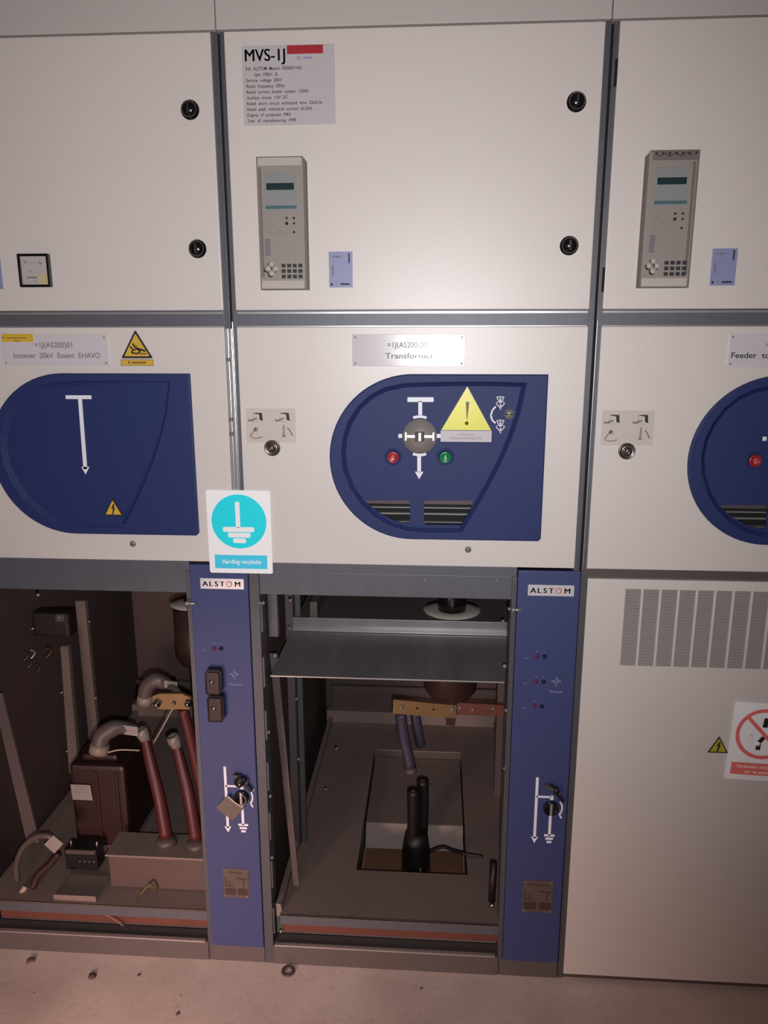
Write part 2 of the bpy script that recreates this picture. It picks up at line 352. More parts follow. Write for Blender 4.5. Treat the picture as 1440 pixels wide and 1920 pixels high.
    if kind != 'left':
        a = MB()
        for zz, hh in ((1.277, .0028), (1.262, .0035), (1.243, .002)): a.box(ox + .285, ox + .60, .012, .03, zz, zz + hh, mat('dull_rail', (136, 132, 130), .5, .2), .0005)
        a.box(ox + .29, ox + .6, .02, .044, 1.225, 1.236, steel); a.box(ox + .285, ox + .6, .022, .044, 1.285, 1.30, inner)
        a.build('carriage_rail', d)
        mimic_marks(ox, -.003, d)
        cx, cz = W(787, 817)[0] + ox, W(787, 817)[1]
        a = MB().ycyl(cx, cz, .0385, -.012, -.003, grey_knob, bev=.002, seg=48)
        a.box(cx - .030, cx + .030, -.0145, -.012, cz - .0035, cz + .0035, steel_bright, .0008)
        for s_ in (-1, 1): a.box(cx + s_ * .031 - .0025, cx + s_ * .031 + .0025, -.015, -.012, cz - .010, cz + .010, steel_bright, .0008)
        a.box(cx - .0105, cx + .0105, -.017, -.012, cz - .011, cz + .011, black_matt, .001); a.box(cx - .0035, cx + .0045, -.024, -.016, cz - .010, cz + .010, steel_bright, .0015)
        a.build('selector_knob', d)
        for (px, py, mm, ch, lab) in ((737, 856, btn_red, '0', 'red push button marked 0'), (835, 856, btn_green, '1', 'green push button marked 1')):
            bx, bz = W(px, py)[0] + ox, W(px, py)[1]
            a = MB().lathe([(.0195, 0), (.0195, .0012), (.0165, .0022), (.0155, .0008), (.0001, .0004)], (bx, -.003, bz), (0, -1, 0), blue)
            a.lathe([(.0135, 0), (.0135, .004), (.0125, .0055), (.009, .0055), (.008, .0048), (.0001, .0048)], (bx, -.003, bz - .001), (0, -1, 0), mm)
            a.text(ch, bx, bz - .0068, -.0083, .0115, mat('pink_ink', (226, 160, 150), .5) if ch == '0' else mat('pale_green_ink', (150, 196, 168), .5), width=.0058 if ch == '0' else .0035, align='CENTER')
            tag(a.build('push_button', d), lab)
        bx, bz = W(955, 776)[0] + ox, W(955, 776)[1]
        a = MB().ycyl(bx, bz, .0115, -.006, -.003, nickel, bev=.001); a.box(bx - .010, bx + .010, -.0064, -.0058, bz - .001, bz + .001, dark); a.build('slotted_screw', d)
        bx, bz = ox + .0715, 1.4175       # keyhole of the door
        a = MB().lathe([(.0185, 0), (.0185, .004), (.0165, .006), (.0150, .0035), (.0085, .003), (.0080, .0060), (.0055, .0060), (.005, .002), (.0001, .002)], (bx, 0, bz), (0, -1, 0), mat('lock_steel', (120, 112, 108), .3, .9, var=.1))
        a.box(bx - .002, bx + .002, -.008, -.0018, bz - .002, bz + .004, nickel, .0005); a.build('door_lock', d)
        # clear sticker with the key drawings
        g = lambda *p: pl(p, ox)
        a = MB().box(ox + .0125, ox + .127, -.0006, 0, 1.430, 1.508, film)
        for dx in (0, 50.5):
            a.prism(g((477 + dx, 774), (491 + dx, 774), (493 + dx, 789), (487 + dx, 787), (486 + dx, 777), (474 + dx, 775)), -.0011, -.0006, black_ink)
            a.line(g((465 + dx, 787), (470 + dx, 789), (477 + dx, 786), (482 + dx, 784)), .0042, -.0006, grey_print); a.line(g((475 + dx, 776), (474 + dx, 790), (487 + dx, 791)), .0006, -.0006, grey_print)
        a.line(g((480, 803), (469, 818)), .0035, -.0006, relay_grey); a.line(arc(*g((480, 805))[0], .0035, 0, 360, 12), .003, -.0006, grey_print); a.line(g((470, 819), (478, 822), (487, 821), (492, 819)), .0028, -.0006, relay_grey)
        a.line(g((532, 797), (532, 814)), .0045, -.0006, relay_grey); a.line(g((529, 817), (535, 817)), .006, -.0006, grey_print); a.line(g((539, 802), (544, 808), (549, 817)), .003, -.0006, grey_print)
        a.build('pictogram_sticker', d)
    else:
        a = MB(); y = -.0118 + .003
        g = [W(151, 744), W(164, 886)]
        a.line([(W(127, 743)[0], g[0][1]), (W(175, 743)[0], g[0][1])], .0085, -.0095, white_ink, .0012)
        a.prism([W(150, 747), W(157, 747), W(167, 878), W(160, 878)], -.0102, -.0085, white_ink)
        a.prism([W(156, 874), W(171, 874), W(164, 888)], -.0102, -.0085, white_ink); a.build('circuit_mark', d)
        a = MB().ycyl(-.80 + .018, 1.41, .012, -.004, 0, nickel); a.build('door_lock', d)
    bx = ox + .525; bz = 1.183
    a = MB().ycyl(bx, bz, .0075, -.003, 0, grey_knob, bev=.001); a.box(bx - .006, bx + .006, -.0034, -.0028, bz - .0006, bz + .0006, dark); a.build('door_screw', d)
    return t

cl = cubicle(-.8, 'left', 'left switchgear cubicle with red cables in its open compartment and one long arrow on top', (-.1415, .0005))
cc = cubicle(0., 'center', 'middle switchgear cubicle with MVS-1J type plate, yellow exclamation triangle and open empty cable compartment', (.643, .787))
cr_ = cubicle(.8, 'right', 'right switchgear cubicle cut by the frame, with closed vented lower door')

# closed vented door of the right cubicle
cols = [(.8925 + i * .04135, .8925 + i * .04135 + .0355) for i in range(16)]; VZ = (.902, 1.0935)
d = MB().flat([rect(.804, 1.575, .0185, 1.1175)] + [rect(x0, x1, *VZ) for x0, x1 in cols], 0, .02, door_paint, .001).build('cable_door', cr_)
first = None
for x0, x1 in cols:
    if first is None:
        a = MB(); a.box(x0, x1, .012, .016, *VZ, inner); n = 50; st = (VZ[1] - VZ[0]) / n
        for i in range(n):
            z = VZ[0] + i * st; a.prism([(x0, z + .0004), (x1, z + .0004), (x1, z + st * .42), (x0, z + st * .42)], .001, .010, cover_paint)
        first = a.build('vent_grille', d); fw = first['_w']; fx0 = x0
    else: clone(first, (fw[0] + x0 - fx0, fw[1], fw[2]), d)

# ---------------------------------------------------------------- blue control strips
def badge(cx, cz, par):
    a = MB().box(cx - .0535, cx + .0535, -.004, -.001, cz - .0135, cz + .0135, plate_white, .0012)
    for ch, dx, sx in (('A', -.041, 1.15), ('L', -.0265, 1.05), ('S', -.0135, 1.), ('T', .0005, 1.), ('M', .038, 1.1)): [a.text(ch, cx + dx + q, cz - .0062, -.004, .0125, black_ink, align='CENTER', sx=sx) for q in (-.0006, 0, .0006)]
    a.line(arc(cx + .0175, cz + .0002, .0068, 0, 360, 24), .0018, -.004, mat('orange_ink', (206, 120, 92), .5)); a.line(arc(cx + .019, cz + .0002, .0040, -60, 200, 12), .001, -.004, mat('orange_ink', (206, 120, 92), .5))
    a.build('maker_badge', par)
def strip_panel(x0, x1, par, kind):
    s_ = MB().box(x0, x1, -.001, .014, .052, 1.134, blue_sheet, .002).build('control_strip', par)
    badge(x0 + .077 if kind == 'c' else x0 + .0795, 1.0875, s_)
    for px, py in (((968, 1142),) if kind == 'c' else ((352, 1130),)):
        bx, bz = W(px, py); MB().cyl((x0 - .010, -.005, bz), (x0 + .012, -.005, bz), .0032, nickel, seg=12).cyl((x0 - .013, -.006, bz), (x0 - .004, -.006, bz), .0058, nickel, seg=6).build('hinge_pin', s_)
    rows = ((1007, 1230), (1005, 1277), (1002, 1323)) if kind == 'c' else ((402, 1215),)
    for px, py in rows:
        a = MB(); bx, bz = W(px, py); bx2 = bx + .0175
        a.ycyl(bx, bz, .0052, -.0035, 0, led_red, bev=.0008); a.ycyl(bx2, bz, .0052, -.0035, 0, led_dark, bev=.0008)
        a.text('U', bx, bz + .010, -.001, .005, grey_ink, align='CENTER'); a.text('L', bx2, bz + .010, -.001, .005, grey_ink, align='CENTER')
        a.line([(bx - .030, bz - .008), (bx - .026, bz - .004), (bx - .022, bz - .008)], .0012, -.001, grey_ink); a.build('test_socket_pair', s_)
    # faint cross mark and caption
    px, py = (1043, 1277) if kind == 'c' else (440, 1264)
    a = MB(); bx, bz = W(px, py); a.line([(bx - .011, bz), (bx + .011, bz)], .0035, -.001, grey_ink); a.line([(bx, bz - .014), (bx, bz + .013)], .0025, -.001, grey_ink); a.line([(bx - .006, bz - .006), (bx + .006, bz + .006)], .002, -.001, grey_ink)
    a.text('TDS signals', bx, bz - .030, -.001, .0055, grey_ink, width=.032, align='CENTER', bold=.03); a.build('printed_mark', s_)
    # earthing switch drawing
    P = (lambda a_, b_: W(a_, b_)) if kind == 'c' else (lambda a_, b_: W(a_ - 1006 + 424 - (b_ - 1457) * .03 + (b_ - 1457) * .055, b_ - 1457 + 1437))
    a = MB(); xa = P(1006, 1457); ztop = xa[1]; xc = P(1005, 1510)[0]; wd = .0068
    tip = P(1003, 1580)[1]; zb = P(1004, 1493)[1]; xr = P(1033, 1493)[0]; ze = P(1034, 1566)[1]
    a.line([(xc, ztop), (xc, tip + .014)], wd, -.001, white_ink); a.prism([(xc - .009, tip + .018), (xc + .009, tip + .018), (xc, tip)], -.0015, -.001, white_ink)
    a.line([(xc, zb), (xr, zb)], .0055, -.001, white_ink); a.line([(xr + .002, zb + .004), (xr + .002, zb - .008)], .008, -.001, white_ink)
    a.line([(xr + .001, zb - .05), (xr + .001, ze)], wd, -.001, white_ink)
    for i, ww in enumerate((.026, .019, .012)): a.line([(xr + .001 - ww / 2, ze - i * .0095), (xr + .001 + ww / 2, ze - i * .0095)], .0062, -.001, white_ink)
    zk = zb - .030; a.line(arc(xr - .002, zk, .031, -38, 35, 8), .004, -.001, white_ink); a.line(arc(xr + .028, zk + .022, .0045, 0, 360, 10), .0018, -.001, white_ink); a.line([(xr + .024, zk - .02), (xr + .029, zk - .029)], .004, -.001, white_ink)
    a.build('earthing_diagram', s_)
    a = MB().lathe([(.0195, 0), (.0195, .006), (.0165, .009), (.014, .006), (.0001, .006)], (xr + .001, -.001, zk), (0, -1, 0), black)
    a.box(xr - .002, xr + .004, -.0115, -.006, zk - .016, zk + .016, steel_bright, .001); a.build('earthing_switch_socket', s_)
    # locking lever above the socket
    a = MB().box(-.0045, .0045, -.012, -.003, -.028, .028, black_matt, .002, Matrix.Translation((xr + .014, 0, zk + .045)) @ Matrix.Rotation(math.radians(-35), 4, 'Y'))
    a.box(-.004, .004, -.015, -.004, -.022, .022, inner, .002, Matrix.Translation((xr + .002, 0, zk + .058)) @ Matrix.Rotation(math.radians(-62), 4, 'Y'))
    a.ycyl(xr + .010, zk + .055, .008, -.018, -.003, black_matt, bev=.001); a.build('locking_lever', s_)
    # instruction plate
    px0, py0, px1, py1 = (981, 1649, 1035, 1711) if kind == 'c' else (418, 1627, 468, 1683)
    xa, zt = W(px0, py0); xb, zb2 = W(px1, py1); a = MB().box(xa, xb, -.0025, -.001, zb2, zt, brown_plate, .0005); h = zt - zb2; wq = xb - xa
    a.box(xa + .004, xa + wq * .46, -.003, -.0025, zb2 + h * .10, zb2 + h * .32, brown_dark); a.box(xa + wq * .56, xb - .004, -.003, -.0025, zb2 + h * .10, zb2 + h * .32, brown_dark)
    a.line([(xa + .006, zt - h * .3), (xa + .006, zb2 + h * .40), (xa + .028, zb2 + h * .40)], .0028, -.0025, brown_dark); a.line([(xa + .016, zb2 + h * .42), (xa + .016, zb2 + h * .6)], .0025, -.0025, brown_dark)
    a.line([(xa + wq * .5, zt - h * .32), (xb - .004, zt - h * .36)], .0035, -.0025, brown_dark); a.line([(xa + wq * .8, zt - h * .36), (xa + wq * .8, zb2 + h * .4)], .003, -.0025, brown_dark); a.line([(xa + .015, zt - h * .12), (xb - .015, zt - h * .14)], .003, -.0025, brown_dark)
    for cxx in (xa + .005, xb - .005):
        for czz in (zt - .005, zb2 + .005): a.ycyl(cxx, czz, .0022, -.0042, -.0025, nickel, seg=10)
    a.build('instruction_plate', s_)
    return s_
st_l = strip_panel(-.1415, .0005, cl, 'l'); st_c = strip_panel(.643, .787, cc, 'c')
# twin black connector on the left strip
x0, z1 = W(388, 1249); x1, zm = W(421, 1297); zb = W(405, 1346)[1]
a = MB()
for za, zc, dx in ((zm + .001, z1, 0), (zb, zm - .001, .002)):
    P_ = [(x0 + dx + .003, za), (x1 + dx - .006, za), (x1 + dx, za + .010), (x1 + dx, zc - .006), (x1 + dx - .004, zc), (x0 + dx + .006, zc), (x0 + dx, zc - .010), (x0 + dx, za + .004)]
    a.prism(P_, -.022, -.001, black); cxx, czz = (x0 + x1) / 2 + dx - .003, (za + zc) / 2 + .004
    a.prism(shrink(P_, .006), -.025, -.022, mat('brown_black_socket', (40, 26, 28), .4)); a.lathe([(.006, 0), (.0045, .003), (.0015, .005), (.0001, .0052)], (cxx, -.025, czz), (0, -1, 0), chrome)
a.build('connector_socket', st_l)

# ---------------------------------------------------------------- instruments and plates on the upper doors
def relay(x0, x1, z0, z1, yf, groove_right, label):
    t = thing('protection_relay', ((x0 + x1) / 2, yf / 2, z0), label, 'protection relay', 'grey numerical protection relays')
    wd, hh = x1 - x0, z1 - z0; y = yf
    P_ = [(x0, z0), (x1, z0), (x1, z1 - .006), (x1 - .005, z1), (x0, z1)] if not groove_right else [(x0, z0), (x1, z0), (x1, z1), (x0 + .006, z1), (x0, z1 - .007)]
    a = MB().prism(P_, yf + .004, 0, relay_dark); a.box(x0 + .002, x1 - .004, yf, yf + .004, z0 + .002, z1 - .002, relay_grey, .001)
    gx = x1 - .010 if groove_right else x0 + .007
    a.box(gx - .003, gx + .003, yf - .0002, yf + .001, z0 + .026, z1 - .022, relay_dark); a.build('housing', t)
    a = MB().box(x0 + .004, x1 - .007, yf - .003, yf, z0 + .002, z0 + .019, relay_tab, .001); a.build('lower_cover_flap', t)
    if not groove_right: MB().box(x0 + .004, x1 - .007, yf - .003, yf, z1 - .018, z1 - .002, relay_tab, .001).build('upper_cover_flap', t)
    else:
        a = MB().box(x0 + .008, x1 - .004, yf - .001, yf, z1 - .019, z1 - .002, relay_dark)
        for i in range(7): a.box(x0 + .013 + i * .013, x0 + .017 + i * .013, yf - .0016, yf - .001, z1 - .009, z1 - .004, black_ink)
        a.line([(x0 + .015, z1 - .006)] + [(x0 + .02 + i * .011, z1 - (.012 if i % 2 == 0 else .006)) for i in range(7)], .0012, yf - .001, black_ink); a.build('terminal_row', t)
    u = lambda f: x0 + f * wd; v = lambda f: z1 - f * hh
    a = MB().box(u(.17), u(.80), y - .0012, y, v(.40), v(.12), lcd_pale, .0004); a.box(u(.2), u(.77), y - .0022, y - .001, v(.245), v(.195), lcd, .0003)
    a.box(u(.17), u(.81), y - .002, y - .001, v(.385), v(.362), lcd_line); a.build('display', t)
    a = MB()
    for fx_, fz in ((.60, .455), (.75, .455), (.60, .495), (.75, .495), (.745, .56)): a.ycyl(u(fx_), v(fz), .0023 if (fx_, fz) != (.6, .495) else .0032, y - .0018, y, black_ink, seg=12)
    a.build('indicator_led', t)
    a = MB(); a.line([(u(.18), v(.46)), (u(.18), v(.565)), (u(.5), v(.565))], .0006, y, grey_print); a.line([(u(.25), v(.46)), (u(.33), v(.51)), (u(.42), v(.545)), (u(.5), v(.55))], .0008, y, grey_print)
    a.line([(u(.5), v(.565)), (u(.92), v(.565))], .0005, y, grey_print); a.line([(u(.62), v(.455)), (u(.9), v(.455))], .0005, y, grey_print); a.build('printed_curve', t)
    MB().box(u(.13), u(.24), y - .002, y, v(.74), v(.61), mat('grey_key_slot', (118, 112, 114), .5), .0008).build('key_slot', t)
    for r_ in range(3):
        for c_ in range(4):
            xk, zk = u(.505 + c_ * .118), v(.815 + r_ * .042); MB().box(xk - .0042, xk + .0042, y - .0025, y, zk - .0036, zk + .0036, black_ink, .0008).build('keypad_button', t)
    for fx_, fz in ((.25, .80), (.17, .835), (.33, .835), (.25, .872)): MB().ycyl(u(fx_), v(fz), .0066, y - .0035, y, relay_tab, bev=.001, seg=20).ycyl(u(fx_) - .002, v(fz) - .002, .0068, y - .0008, y, black_ink, seg=20).build('arrow_key', t)
YR = -.03
(xa, zt), (xb, _), (_, zb) = W(480, 294, YR), W(577, 420, YR), W(520, 544, YR)
xb2 = W(574, 292, YR)[0]; xa = (W(480, 294, YR)[0] + W(488, 542, YR)[0]) / 2; xb2 = (W(572, 292, YR)[0] + W(576, 543, YR)[0]) / 2
relay(xa, xb2, zb + .001, zt, YR, False, 'grey protection relay with pale top flap, on the middle cubicle below the type plate')
xa = (W(1217, 281, YR)[0] + W(1199, 538, YR)[0]) / 2; xb2 = (W(1315, 280, YR)[0] + W(1292, 538, YR)[0]) / 2
relay(xa, xb2, W(1240, 540, YR)[1] + .001, W(1260, 281, YR)[1], YR, True, 'grey protection relay on the right cubicle, top flap missing and terminals bare')

def card(x0, ox_label, show=True):
    t = MB().box(x0, x0 + .0515, -.0012, 0, 1.7715, 1.846, card_blue, .0004).build('instruction_card', label=ox_label, cat='card', group='lavender instruction cards')
    a = MB(); a.line([(x0 + .008, 1.8355), (x0 + .026, 1.8355)], .004, -.0012, grey_print); a.box(x0 + .0425, x0 + .0455, -.0017, -.0012, 1.822, 1.843, black_ink); a.box(x0 + .006, x0 + .0105, -.0017, -.0012, 1.797, 1.818, grey_print)
    a.line([(x0 + .025, 1.7785), (x0 + .045, 1.7785)], .0035, -.0012, black_ink); a.ycyl(x0 + .0055, 1.778, .0025, -.0017, -.0012, black_ink, seg=10); a.line(arc(x0 + .016, 1.779, .002, 0, 360, 8), .0007, -.0012, grey_print); a.build('lettering', t)
card(.2095, 'lavender instruction card right of the relay on the middle cubicle')
card(1.0185, 'lavender instruction card right of the relay on the right cubicle')
card(W(4, 515)[0] - .0515, 'lavender card cut by the left edge of the photo, left of the ammeter')

# ammeter
t = thing('panel_meter', (-.4475, -.01, 1.775), 'square analogue panel meter with black frame on the left cubicle', 'meter')
x0, x1, z0, z1 = -.483, -.412, 1.775, 1.846
MB().flat([rect(x0, x1, z0, z1, .002), rect(x0 + .0055, x1 - .0055, z0 + .0055, z1 - .0055)], -.012, 0, black, .001).build('frame', t)
MB().box(x0 + .0055, x1 - .0055, -.007, -.001, z0 + .0055, z1 - .0055, mat('meter_face', (186, 180, 178), .4, var=.03)).box(x1 - .026, x1 - .0058, -.0074, -.007, z0 + .006, z0 + .028, mat('aged_sticker', (200, 184, 140), .5)).build('dial', t)
a = MB(); a.line([(x0 + .013, z1 - .014), (x0 + .018, z1 - .019)], .003, -.007, grey_print); a.line([(x1 - .024, z1 - .016), (x1 - .019, z1 - .022)], .003, -.007, grey_print); a.line([(x0 + .022, z1 - .033), (x0 + .029, z1 - .039)], .0015, -.007, grey_print)
a.line([(x0 + .017, z0 + .021), (x0 + .040, z0 + .021)], .0035, -.007, grey_print); a.line([(x0 + .033, z0 + .015), (x0 + .037, z0 + .010)], .002, -.007, grey_print)
a.line(arc(x0 + .03, z0 + .02, .034, 50, 130, 12), .0005, -.007, grey_print); a.build('needle_scale', t)

# type plate
t = MB().box(.036, .2285, -.002, 0, 2.0985, 2.249, pale_plate, .0006).build('type_plate', label='large white type plate headed MVS-1J at the top of the middle cubicle', cat='plate')
a = MB()
for q in (-.0006, 0, .0006): a.text('MVS-1J', .043 + q, 2.2205, -.002, .0225, black_ink, width=.083)
lines = ['Ref:  ALSTOM  Maxcor  050650/1H01', '        type  WBA1  2L', 'Service  voltage  20kV', 'Rated  frequency  50Hz', 'Rated  current  busbar  system  1250A', 'Auxiliary  circuits  110V  DC', 'Rated  short  circuit  withstand  time  25kA/3s', 'Rated  peak  withstand  current  62.5kA', 'Degree  of  protection  IP4X', 'Year  of  manufacturing  1999']
wds = [.117, .050, .075, .080, .130, .086, .158, .137, .092, .102]
for i, (s_, ww) in enumerate(zip(lines, wds)):
    x = .0435 if i != 1 else .061; a.text(s_.strip(), x, 2.2035 - i * .01095, -.002, .0062, black_ink, width=ww, bold=.006)
a.build('lettering', t)
a = MB().box(.1305, .205, -.0025, -.002, 2.232, 2.248, red_ink); a.build('red_label', t)
a = MB(); a.line(arc(.1545, 2.2245, .0028, 0, 360, 12), .0009, -.002, card_blue); a.line([(.1515, 2.2275), (.1580, 2.2215)], .0009, -.002, card_blue); a.line([(.164, 2.2245), (.182, 2.2245)], .0032, -.002, card_blue); a.build('blue_logo', t)

def nameplate(x0, l1, l2, label, l2x=None):
    t = MB().box(x0, x0 + .249, -.0025, 0, 1.6025, 1.6720, plate_white, .0008).build('circuit_nameplate', label=label, cat='nameplate', group='white circuit nameplates')
    a = MB(); a.text(l1, x0 + .122, 1.6435, -.0025, .0118, grey_print, width=.088 if len(l1) > 9 else None, align='CENTER', bold=.012)
    if l2x is None: a.text(l2, x0 + .1275, 1.620, -.0025, .0118, grey_print, width=.203 if len(l2) > 20 else .108, align='CENTER', bold=.012)
    else: a.text(l2, x0 + l2x[0], 1.6215, -.0025, .0118, black_ink, width=l2x[1], bold=.012)
    a.build('lettering', t)
    r0 = None
    for cx in (x0 + .007, x0 + .242):
        for cz in (1.609, 1.6655):
            if r0 is None: r0 = MB().ycyl(cx, cz, .0022, -.0040, -.0025, nickel, seg=10).build('rivet', t); rw = r0['_w']
            else: clone(r0, (cx, rw[1], cz - .0022), t)
nameplate(-.5455, '=1J(AS200)01', 'Incomer  20kV  Essent  EHAVO', 'white nameplate reading Incomer 20kV, with a yellow strip on its corner, on the left cubicle')
nameplate(.2585, '=1J(AS200)02', 'Transformer', 'white nameplate with Transformer lettering in the flash glare on the middle cubicle', )
nameplate(1.0695, '=1J(AS200)03', 'Feeder  to  transformer', 'white nameplate beginning Feeder to, cut by the right edge', (.008, .185))
a = MB().box(W(4, 630)[0], W(63, 630)[0], -.0034, -.0026, W(30, 641)[1], W(30, 626)[1], mat('yellow_tape', (216, 178, 60), .4), .0002); xx = W(33, 634)
bi = mat('brown_ink', (140, 108, 40), .5); a.line([(xx[0] - .024, xx[1] + .0005), (xx[0] + .022, xx[1] + .0005)], .002, -.0034, bi); a.line([(xx[0] - .008, xx[1] - .006), (xx[0] + .006, xx[1] - .006)], .002, -.0034, bi)
a.build('yellow_label_strip', label='small yellow label strip stuck over the corner of the Incomer nameplate', cat='sticker')

# ---------------------------------------------------------------- warning stickers
def rtri(A, B, C, r, n=4):
    out = []; P_ = [Vector(A), Vector(B), Vector(C)]
    for i in range(3):
        p, q, s_ = P_[i], P_[i - 1], P_[(i + 1) % 3]; a_, c_ = (q - p).normalized() * r, (s_ - p).normalized() * r
        for k in range(n + 1): tt = k / n; out.append(tuple(p + a_ * (1 - tt) ** 2 + c_ * tt ** 2))
    return out
def bolt_sign(cx, z0, w_, h_, y, mm, label, hand=False, caption=None, ang=0.):
    A, B, C = (cx, z0 + h_), (cx - w_ / 2, z0), (cx + w_ / 2, z0)
    t = MB().prism(rtri(A, B, C, w_ * .06), y - .001, y, black_ink).build('warning_triangle', label=label, cat='warning sign', group='yellow triangular warning stickers')
    k = .80; c_ = (cx, z0 + h_ * .36); I = [(c_[0] + (p[0] - c_[0]) * k, c_[1] + (p[1] - c_[1]) * k) for p in (A, B, C)]
    MB().prism(rtri(*I, w_ * .04), y - .0014, y - .001, mm).build('yellow_field', t)
    a = MB(); s_ = w_
    if hand:
        a.line([(cx - .20 * s_, z0 + .36 * s_), (cx - .10 * s_, z0 + .26 * s_), (cx - .16 * s_, z0 + .17 * s_), (cx + .02 * s_, z0 + .14 * s_), (cx + .12 * s_, z0 + .2 * s_), (cx + .02 * s_, z0 + .3 * s_), (cx - .08 * s_, z0 + .24 * s_)], .045 * s_, y - .0014, black_ink)
        a.line([(cx + .02 * s_, z0 + .3 * s_), (cx + .28 * s_, z0 + .22 * s_)], .06 * s_, y - .0014, black_ink); a.line([(cx - .1 * s_, z0 + .45 * s_), (cx - .05 * s_, z0 + .33 * s_), (cx + .02 * s_, z0 + .36 * s_)], .05 * s_, y - .0014, black_ink); a.line([(cx + .1 * s_, z0 + .14 * s_), (cx + .3 * s_, z0 + .14 * s_)], .03 * s_, y - .0014, black_ink)
    else:
        a.prism([(cx + .02 * s_, z0 + .6 * s_), (cx - .10 * s_, z0 + .36 * s_), (cx - .01 * s_, z0 + .39 * s_), (cx - .06 * s_, z0 + .13 * s_), (cx - .10 * s_, z0 + .15 * s_), (cx - .04 * s_, z0 + .04 * s_), (cx + .03 * s_, z0 + .15 * s_), (cx - .01 * s_, z0 + .15 * s_), (cx + .12 * s_, z0 + .42 * s_), (cx + .03 * s_, z0 + .42 * s_), (cx + .09 * s_, z0 + .6 * s_)], y - .0018, y - .0014, black_ink)
    a.build('danger_symbol', t); return t
t = bolt_sign(-.2315, 1.6195, .0735, .063, 0, yellow, 'yellow triangle with a hand symbol above a yellow caption, right of the Incomer nameplate', True)
a = MB().box(-.2695, -.1945, -.001, 0, 1.6035, 1.6165, yellow, .0003)
a.line([(-.2695, 1.6035), (-.1945, 1.6035), (-.1945, 1.6165), (-.2695, 1.6165), (-.2695, 1.6035)], .0008, -.001, black_ink); a.line([(-.253, 1.610), (-.249, 1.610)], .006, -.001, mat('brown_ink', (140, 108, 40), .5)); a.line([(-.245, 1.610), (-.212, 1.610)], .0045, -.001, mat('brown_ink', (140, 108, 40), .5))
a.build('caption_label', label='narrow yellow caption label right below the hand warning triangle', cat='sticker')
tb = W(217, 965); bolt_sign(tb[0], tb[1], .0475, .043, -.0105, yellow, 'small orange yellow lightning triangle on the blue cover of the left cubicle')
bolt_sign(1.1395, .6815, .049, .0445, 0, yellow_dull, 'small dull lightning triangle on the vented door, partly behind the red prohibition sign')
# big exclamation sticker
y = -.004
A, B, C = W(876, 724), W(827, 806), W(921, 806); zb = B[1]; cx = (B[0] + C[0]) / 2
t = MB().prism([B, (C[0], zb), (A[0], A[1])], y - .001, -.003, mat('pale_edge', (206, 204, 120), .4)).build('warning_triangle', label='large lemon yellow exclamation triangle on the blue cover of the middle cubicle', cat='warning sign')
c_ = Vector((cx, zb + .035)); MB().prism([tuple(c_ + (Vector(p) - c_) * .955) for p in ((B[0], zb), (C[0], zb), A)], y - .0014, y - .001, yellow_bright).build('yellow_field', t)
e = W(876, 753); a = MB().prism([(e[0] - .0035, e[1]), (e[0] + .0045, e[1]), (e[0] + .001, e[1] - .039), (e[0] - .0005, e[1] - .039)], y - .002, y - .0014, mat('olive_ink', (112, 92, 20), .5)); a.ycyl(e[0] - .0003, e[1] - .0475, .0042, y - .002, y - .0014, mat('olive_ink', (112, 92, 20), .5), seg=16); a.build('exclamation_mark', t)
a = MB().box(B[0] - .001, C[0] + .001, y - .001, -.003, W(870, 828)[1], zb - .001, plate_white, .0003)
t = a.build('caption_label', label='white caption label under the large exclamation triangle', cat='sticker'); a = MB()
a.text('LET OP LEEGLOOP', cx, zb - .012, y - .001, .005, grey_print, width=.036, align='CENTER'); a.text('WAARSCHUWINGSINSTRUCTIE', cx, zb - .0205, y - .001, .005, grey_print, width=.070, align='CENTER'); a.build('lettering', t)

# ---------------------------------------------------------------- hanging signs
t = thing('earthing_sign', (-.013, -.005, 1.1155), 'white and bright blue mandatory earthing sign between the left and middle cubicle', 'sign')
x0, x1, z0, z1 = -.0895, .0630, 1.1155, 1.3180
MB().flat([rect(x0, x1, z0, z1, .005)], -.004, -.0015, sign_white).build('sign_plate', t)
ccx, ccz = -.0135, 1.2425
MB().prism(arc(ccx, ccz, .0655, 0, 357, 60), -.0046, -.004, sign_cyan).build('blue_disc', t)
a = MB(); yy = -.0046
a.prism(rect(ccx - .0075, ccx + .0030, 1.228, 1.291, .004), yy - .0005, yy, sign_white); a.prism(rect(ccx - .039, ccx + .036, 1.2175, 1.2295, .004), yy - .0005, yy, sign_white)
a.prism(rect(ccx - .0275, ccx + .0265, 1.204, 1.2155, .004), yy - .0005, yy, sign_white); a.prism(rect(ccx - .016, ccx + .015, 1.1905, 1.202, .004), yy - .0005, yy, sign_white); a.build('earth_symbol', t)
MB().box(-.076, .0505, -.0046, -.004, 1.127, 1.1605, sign_cyan2).build('caption_panel', t)
a = MB(); a.text('Aarding verplicht', ccx + .002, 1.1395, -.0046, .0105, sign_white, width=.094, align='CENTER', bold=.01); a.build('lettering', t)

